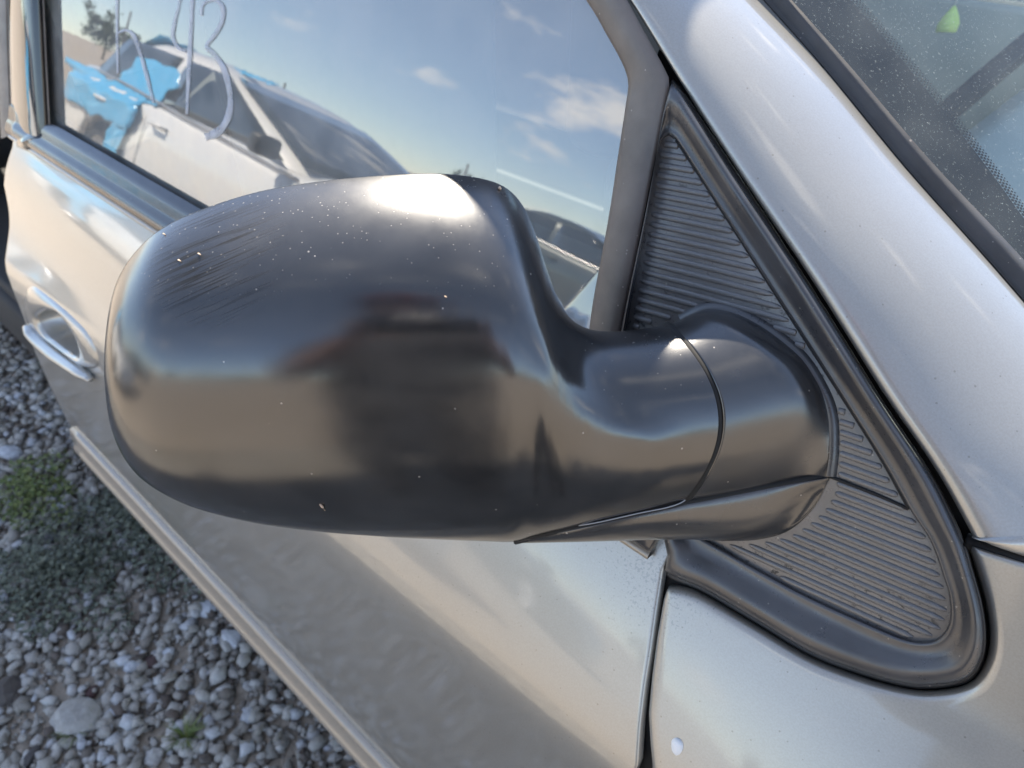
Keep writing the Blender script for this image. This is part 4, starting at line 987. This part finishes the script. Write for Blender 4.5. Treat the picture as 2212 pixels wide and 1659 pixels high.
# ---- trees and poles on the far side of the yard
M['bark'] = principled('bark', (.07, .055, .04), .9); M['leaf'] = mat_leaf('tree_leaves', (.03, .05, .018), (.075, .10, .035))
def tree(x, y, h, seed, label):
    r_ = np.random.default_rng(seed); t = thing('broadleaf_tree', label, 'tree', (x, y, 0), 'trees along the far edge of the yard')
    V, F = tube_geo([(0, 0, 0), (.05*h*.1, 0, h*.2), (.0, .02*h, h*.42), (.02*h, 0, h*.7)], [h*.022, h*.017, h*.012, h*.004], 8)
    for k in range(7):
        a = r_.uniform(0, 2*pi); z = h*r_.uniform(.28, .55); l_ = h*r_.uniform(.18, .32); tube_geo([(0, 0, z), (cos(a)*l_*.6, sin(a)*l_*.6, z+l_*.5), (cos(a)*l_, sin(a)*l_, z+l_*.8)], [h*.009, h*.006, h*.002], 6, V, F)
    mesh('trunk', V, F, M['bark'], t)
    n = 2000; cl = r_.normal(size=(26, 3))*np.array([.20, .20, .15])*h+np.array([0, 0, h*.55]); c = cl[r_.integers(0, 26, n)]+r_.normal(size=(n, 3))*h*.055; c[:, 2] = np.maximum(c[:, 2], h*.12)
    s = h*.032*r_.uniform(.6, 1.4, n); Rr = rotm(n); q = np.array([(-1, 0, 0), (0, -.5, 0), (1, 0, 0), (0, .5, 0)]); V = (np.einsum('nij,vj->nvi', Rr, q)*s[:, None, None]+c[:, None]).reshape(-1, 3)
    mesh('crown', V, np.arange(4*n).reshape(-1, 4), M['leaf'], t, smooth=False, fix=False)
TS = [(-78, -34, 4.6), (-84, -40, 3.2), (-70, -58, 2.6), (-56, -66, 3.4), (-46, -50, 3.0), (-34, -76, 3.2), (-20, -74, 4.2), (-8, -78, 3.0), (5, -75, 4.4), (20, -76, 3.4), (36, -70, 4.8), (52, -62, 3.8), (-98, -30, 4.2), (66, -48, 4.4), (78, -26, 4.0), (80, 4, 4.4)]+[(46*sin(a_)+3*sin(9*a_), -46*cos(a_)+4*cos(7*a_), 2.6+1.3*abs(sin(5*a_+1))) for a_ in np.linspace(.0, 1.9, 16)]
for i, (x, y, h) in enumerate(TS): tree(x, y, h, 40+i, 'small distant tree on the horizon behind the parked cars')
M['pole'] = principled('weathered_pole', (.12, .11, .10), .8)
for i, (x, y, h) in enumerate(((-44, -29.6, 3.3), (-34, -37, 3.0), (-62, -28, 4.2))):
    tag(tube('utility_pole', [(x, y, 0), (x, y, h*.5), (x, y, h)], [.09, .08, .07], M['pole']), ('thin dark pole reflected right of the white saloon', 'thin dark pole reflected behind the white saloon windscreen', 'thin dark pole reflected above the white saloon roof')[[1, 0, 2][i]], 'pole', 'poles on the horizon')

# ================================================================== the person taking the picture
M['skin'] = principled('skin', (.42, .24, .17), .5); M['shirt'] = principled('dark_shirt', (.05, .05, .055), .85); M['jeans'] = principled('dark_trousers', (.03, .032, .04), .9); M['cap'] = principled('red_cap', (.58, .10, .05), .8); M['shoe'] = principled('shoe', (.04, .035, .03), .7); M['phone'] = principled('phone_black', (.01, .01, .012), .15); M['hair'] = principled('hair', (.03, .02, .015), .8)
per = thing('person', 'person in red cap and dark clothes holding a phone, mirrored in the black housing', 'person', (CAM[0]-hd[0]*.5, CAM[1]-hd[1]*.5, 0))
H = hd; Rr_ = RT; B0 = np.array([CAM[0], CAM[1], 0])-H*.42-RT*.07
pt = lambda f, r, z: B0+H*f+Rr_*r+np.array([0, 0, z])
def skin(name, J, E, mat, parent, root=0, sub=2):
    me = bpy.data.meshes.new(name); me.from_pydata([tuple(j[0]) for j in J], E, []); o = bpy.data.objects.new(name, me); col.objects.link(o); o.parent = parent; me.materials.append(mat)
    bm = bmesh.new(); bm.from_mesh(me); ly = bm.verts.layers.skin.verify()
    for v, j in zip(bm.verts, J):
        r = j[1]; v[ly].radius = (r, r) if np.isscalar(r) else r
        v[ly].use_root = (v.index == root)
    bm.to_mesh(me); bm.free()
    md = o.modifiers.new('skin', 'SKIN'); md.use_smooth_shade = True; sb = o.modifiers.new('sub', 'SUBSURF'); sb.levels = sub; sb.render_levels = sub; return o
phc = CAM-FW*.012-RT*.035-UP*.026
hand = lambda s: phc+RT*s*.085-FW*.012-UP*.01
J = [(pt(0, 0, 1.02), (.08, .06)), (pt(.0, 0, 1.12), (.12, .08)), (pt(.0, 0, 1.30), (.13, .09)), (pt(.03, 0, 1.47), (.085, .07)), (pt(.075, 0, 1.56), .055), (pt(.115, 0, 1.615), (.07, .085)), (pt(.145, 0, 1.70), (.075, .095)), (pt(.14, 0, 1.78), (.05, .06))]
E = [(i, i+1) for i in range(7)]
for s in (-1, 1):
    b = len(J); J += [(pt(0, s*.17, 1.42), .058), (pt(.06, s*.25, 1.20), .043), (.5*(pt(.06, s*.25, 1.20)+hand(s))+np.array([0, 0, -.01]), .038), (hand(s)-FW*.03-UP*.035, .026), (hand(s)-FW*.008, (.022, .03))]
    E += [(3, b), (b, b+1), (b+1, b+2), (b+2, b+3), (b+3, b+4)]
    for k in range(4):                                   # fingers wrap the phone edge, thumb on the screen side
        f0 = hand(s)+UP*(.022-.014*k)-FW*.002; c = len(J); J += [(f0+RT*s*.006+FW*.012, .0085), (f0-RT*s*.008+FW*.012*0+FW*.0105, .008), (f0-RT*s*(.022+.004*(k % 2)), .0075)]
        E += [(b+4, c), (c, c+1), (c+1, c+2)]
    c = len(J); J += [(hand(s)-FW*.02+UP*.02, .010), (hand(s)-FW*.018+UP*.03-RT*s*.022, .009)]; E += [(b+4, c), (c, c+1)]
    b = len(J); J += [(pt(0, s*.10, .72), .07), (pt(.02, s*.11, .50), .062), (pt(-.02, s*.12, .10), .043), (pt(.0, s*.12, .045), .042), (pt(.15, s*.13, .03), .03)]
    E += [(0, b), (b, b+1), (b+1, b+2), (b+2, b+3), (b+3, b+4)]
skin('body', J, E, M['skin'], per)
JS = [(pt(0, 0, .88), (.215, .16)), (pt(0, 0, 1.14), (.19, .14)), (pt(0, 0, 1.32), (.19, .135)), (pt(.03, 0, 1.48), (.14, .115)), (pt(.055, 0, 1.55), (.078, .075))]; ES = [(0, 1), (1, 2), (2, 3), (3, 4)]
for s in (-1, 1): b = len(JS); JS += [(pt(0, s*.175, 1.42), .080), (pt(.035, s*.215, 1.31), .070), (pt(.06, s*.25, 1.20), .060)]; ES += [(3, b), (b, b+1), (b+1, b+2)]
skin('shirt', JS, ES, M['shirt'], per)
JT = [(pt(0, 0, 1.12), (.16, .125)), (pt(0, 0, .95), (.165, .13))]; ET = [(0, 1)]
for s in (-1, 1): b = len(JT); JT += [(pt(0, s*.11, .74), .098), (pt(.02, s*.11, .48), .080), (pt(-.02, s*.12, .09), .062)]; ET += [(1, b), (b, b+1), (b+1, b+2)]
skin('trousers', JT, ET, M['jeans'], per)
for s in (-1, 1): skin('shoe', [(pt(-.05, s*.12, .045), .045), (pt(.06, s*.125, .045), .045), (pt(.17, s*.13, .035), .036)], [(0, 1), (1, 2)], M['shoe'], per, sub=1)
hc = pt(.145, 0, 1.70)
def dome(c, rx, ry, rz, a0, n=24, m=8): return [[c+H*rx*cos(t)*cos(e)+Rr_*ry*sin(t)*cos(e)+np.array([0, 0, rz*sin(e)]) for t in np.linspace(0, 2*pi, n, endpoint=False)] for e in np.linspace(a0, pi/2-.01, m)]
cap_o = loft('cap', dome(hc+np.array([0, 0, .03]), .108, .09, .10, -.05), M['cap'], per, closed=True)
loft('brim', [[hc+H*(.09*cos(t)*1.0+k*.085*cos(t)**.5)+Rr_*.088*sin(t)+np.array([0, 0, .03-.018*k]) for t in np.linspace(-1.35, 1.35, 16)] for k in (0, .5, 1)], M['cap'], cap_o, solid=.003)
loft('hair', dome(hc+np.array([0, 0, .0])-H*.012, .088, .084, .06, -.5), M['hair'], per, closed=True)
for s in (-1, 1): loft('eye', dome(hc+H*.083+Rr_*s*.032+np.array([0, 0, -.005]), .008, .012, .007, -1.5, 10, 5), M['chip'], per, closed=True)
loft('nose', [[hc+H*(.085+.022*k)+Rr_*.014*s*(1-.4*k)*1.0+np.array([0, 0, -.005-.045*k]) for s in (-1, -.3, .3, 1)] for k in (0, .5, 1)]+[[hc+H*.085+Rr_*.014*s+np.array([0, 0, -.056]) for s in (-1, -.3, .3, 1)]], M['skin'], per)
M['lips'] = principled('lips', (.34, .14, .11), .5); tube('mouth', [hc+H*.088+Rr_*u+np.array([0, 0, -.075-1.2*u*u]) for u in (-.025, -.012, 0, .012, .025)], [.002, .005, .006, .005, .002], M['lips'], per)
# phone (a thing held by the person)
bm = bmesh.new(); bmesh.ops.create_cube(bm, size=1)
for v in bm.verts: v.co = Vector((v.co.x*.16, v.co.y*.075, v.co.z*.008))
bmesh.ops.bevel(bm, geom=list(bm.edges), offset=.003, segments=2, affect='EDGES'); me = bpy.data.meshes.new('phone'); bm.to_mesh(me); bm.free()
ph = link('phone', me, M['phone']); ph.matrix_world = Matrix(((RT[0], UP[0], -FW[0], phc[0]), (RT[1], UP[1], -FW[1], phc[1]), (RT[2], UP[2], -FW[2], phc[2]), (0, 0, 0, 1)))
tag(ph, 'black phone held up by the person in the red cap', 'phone')

# parts were modelled in world coordinates: keep them there under empties that stand elsewhere
bpy.context.view_layer.update()
for o in list(col.objects):
    if o.parent is not None and o.parent.parent is None and o.parent.type == 'EMPTY' and o.parent.name.split('.')[0] in ('minivan', 'person'):
        o.matrix_parent_inverse = Matrix.Translation(-Vector(o.parent.location))
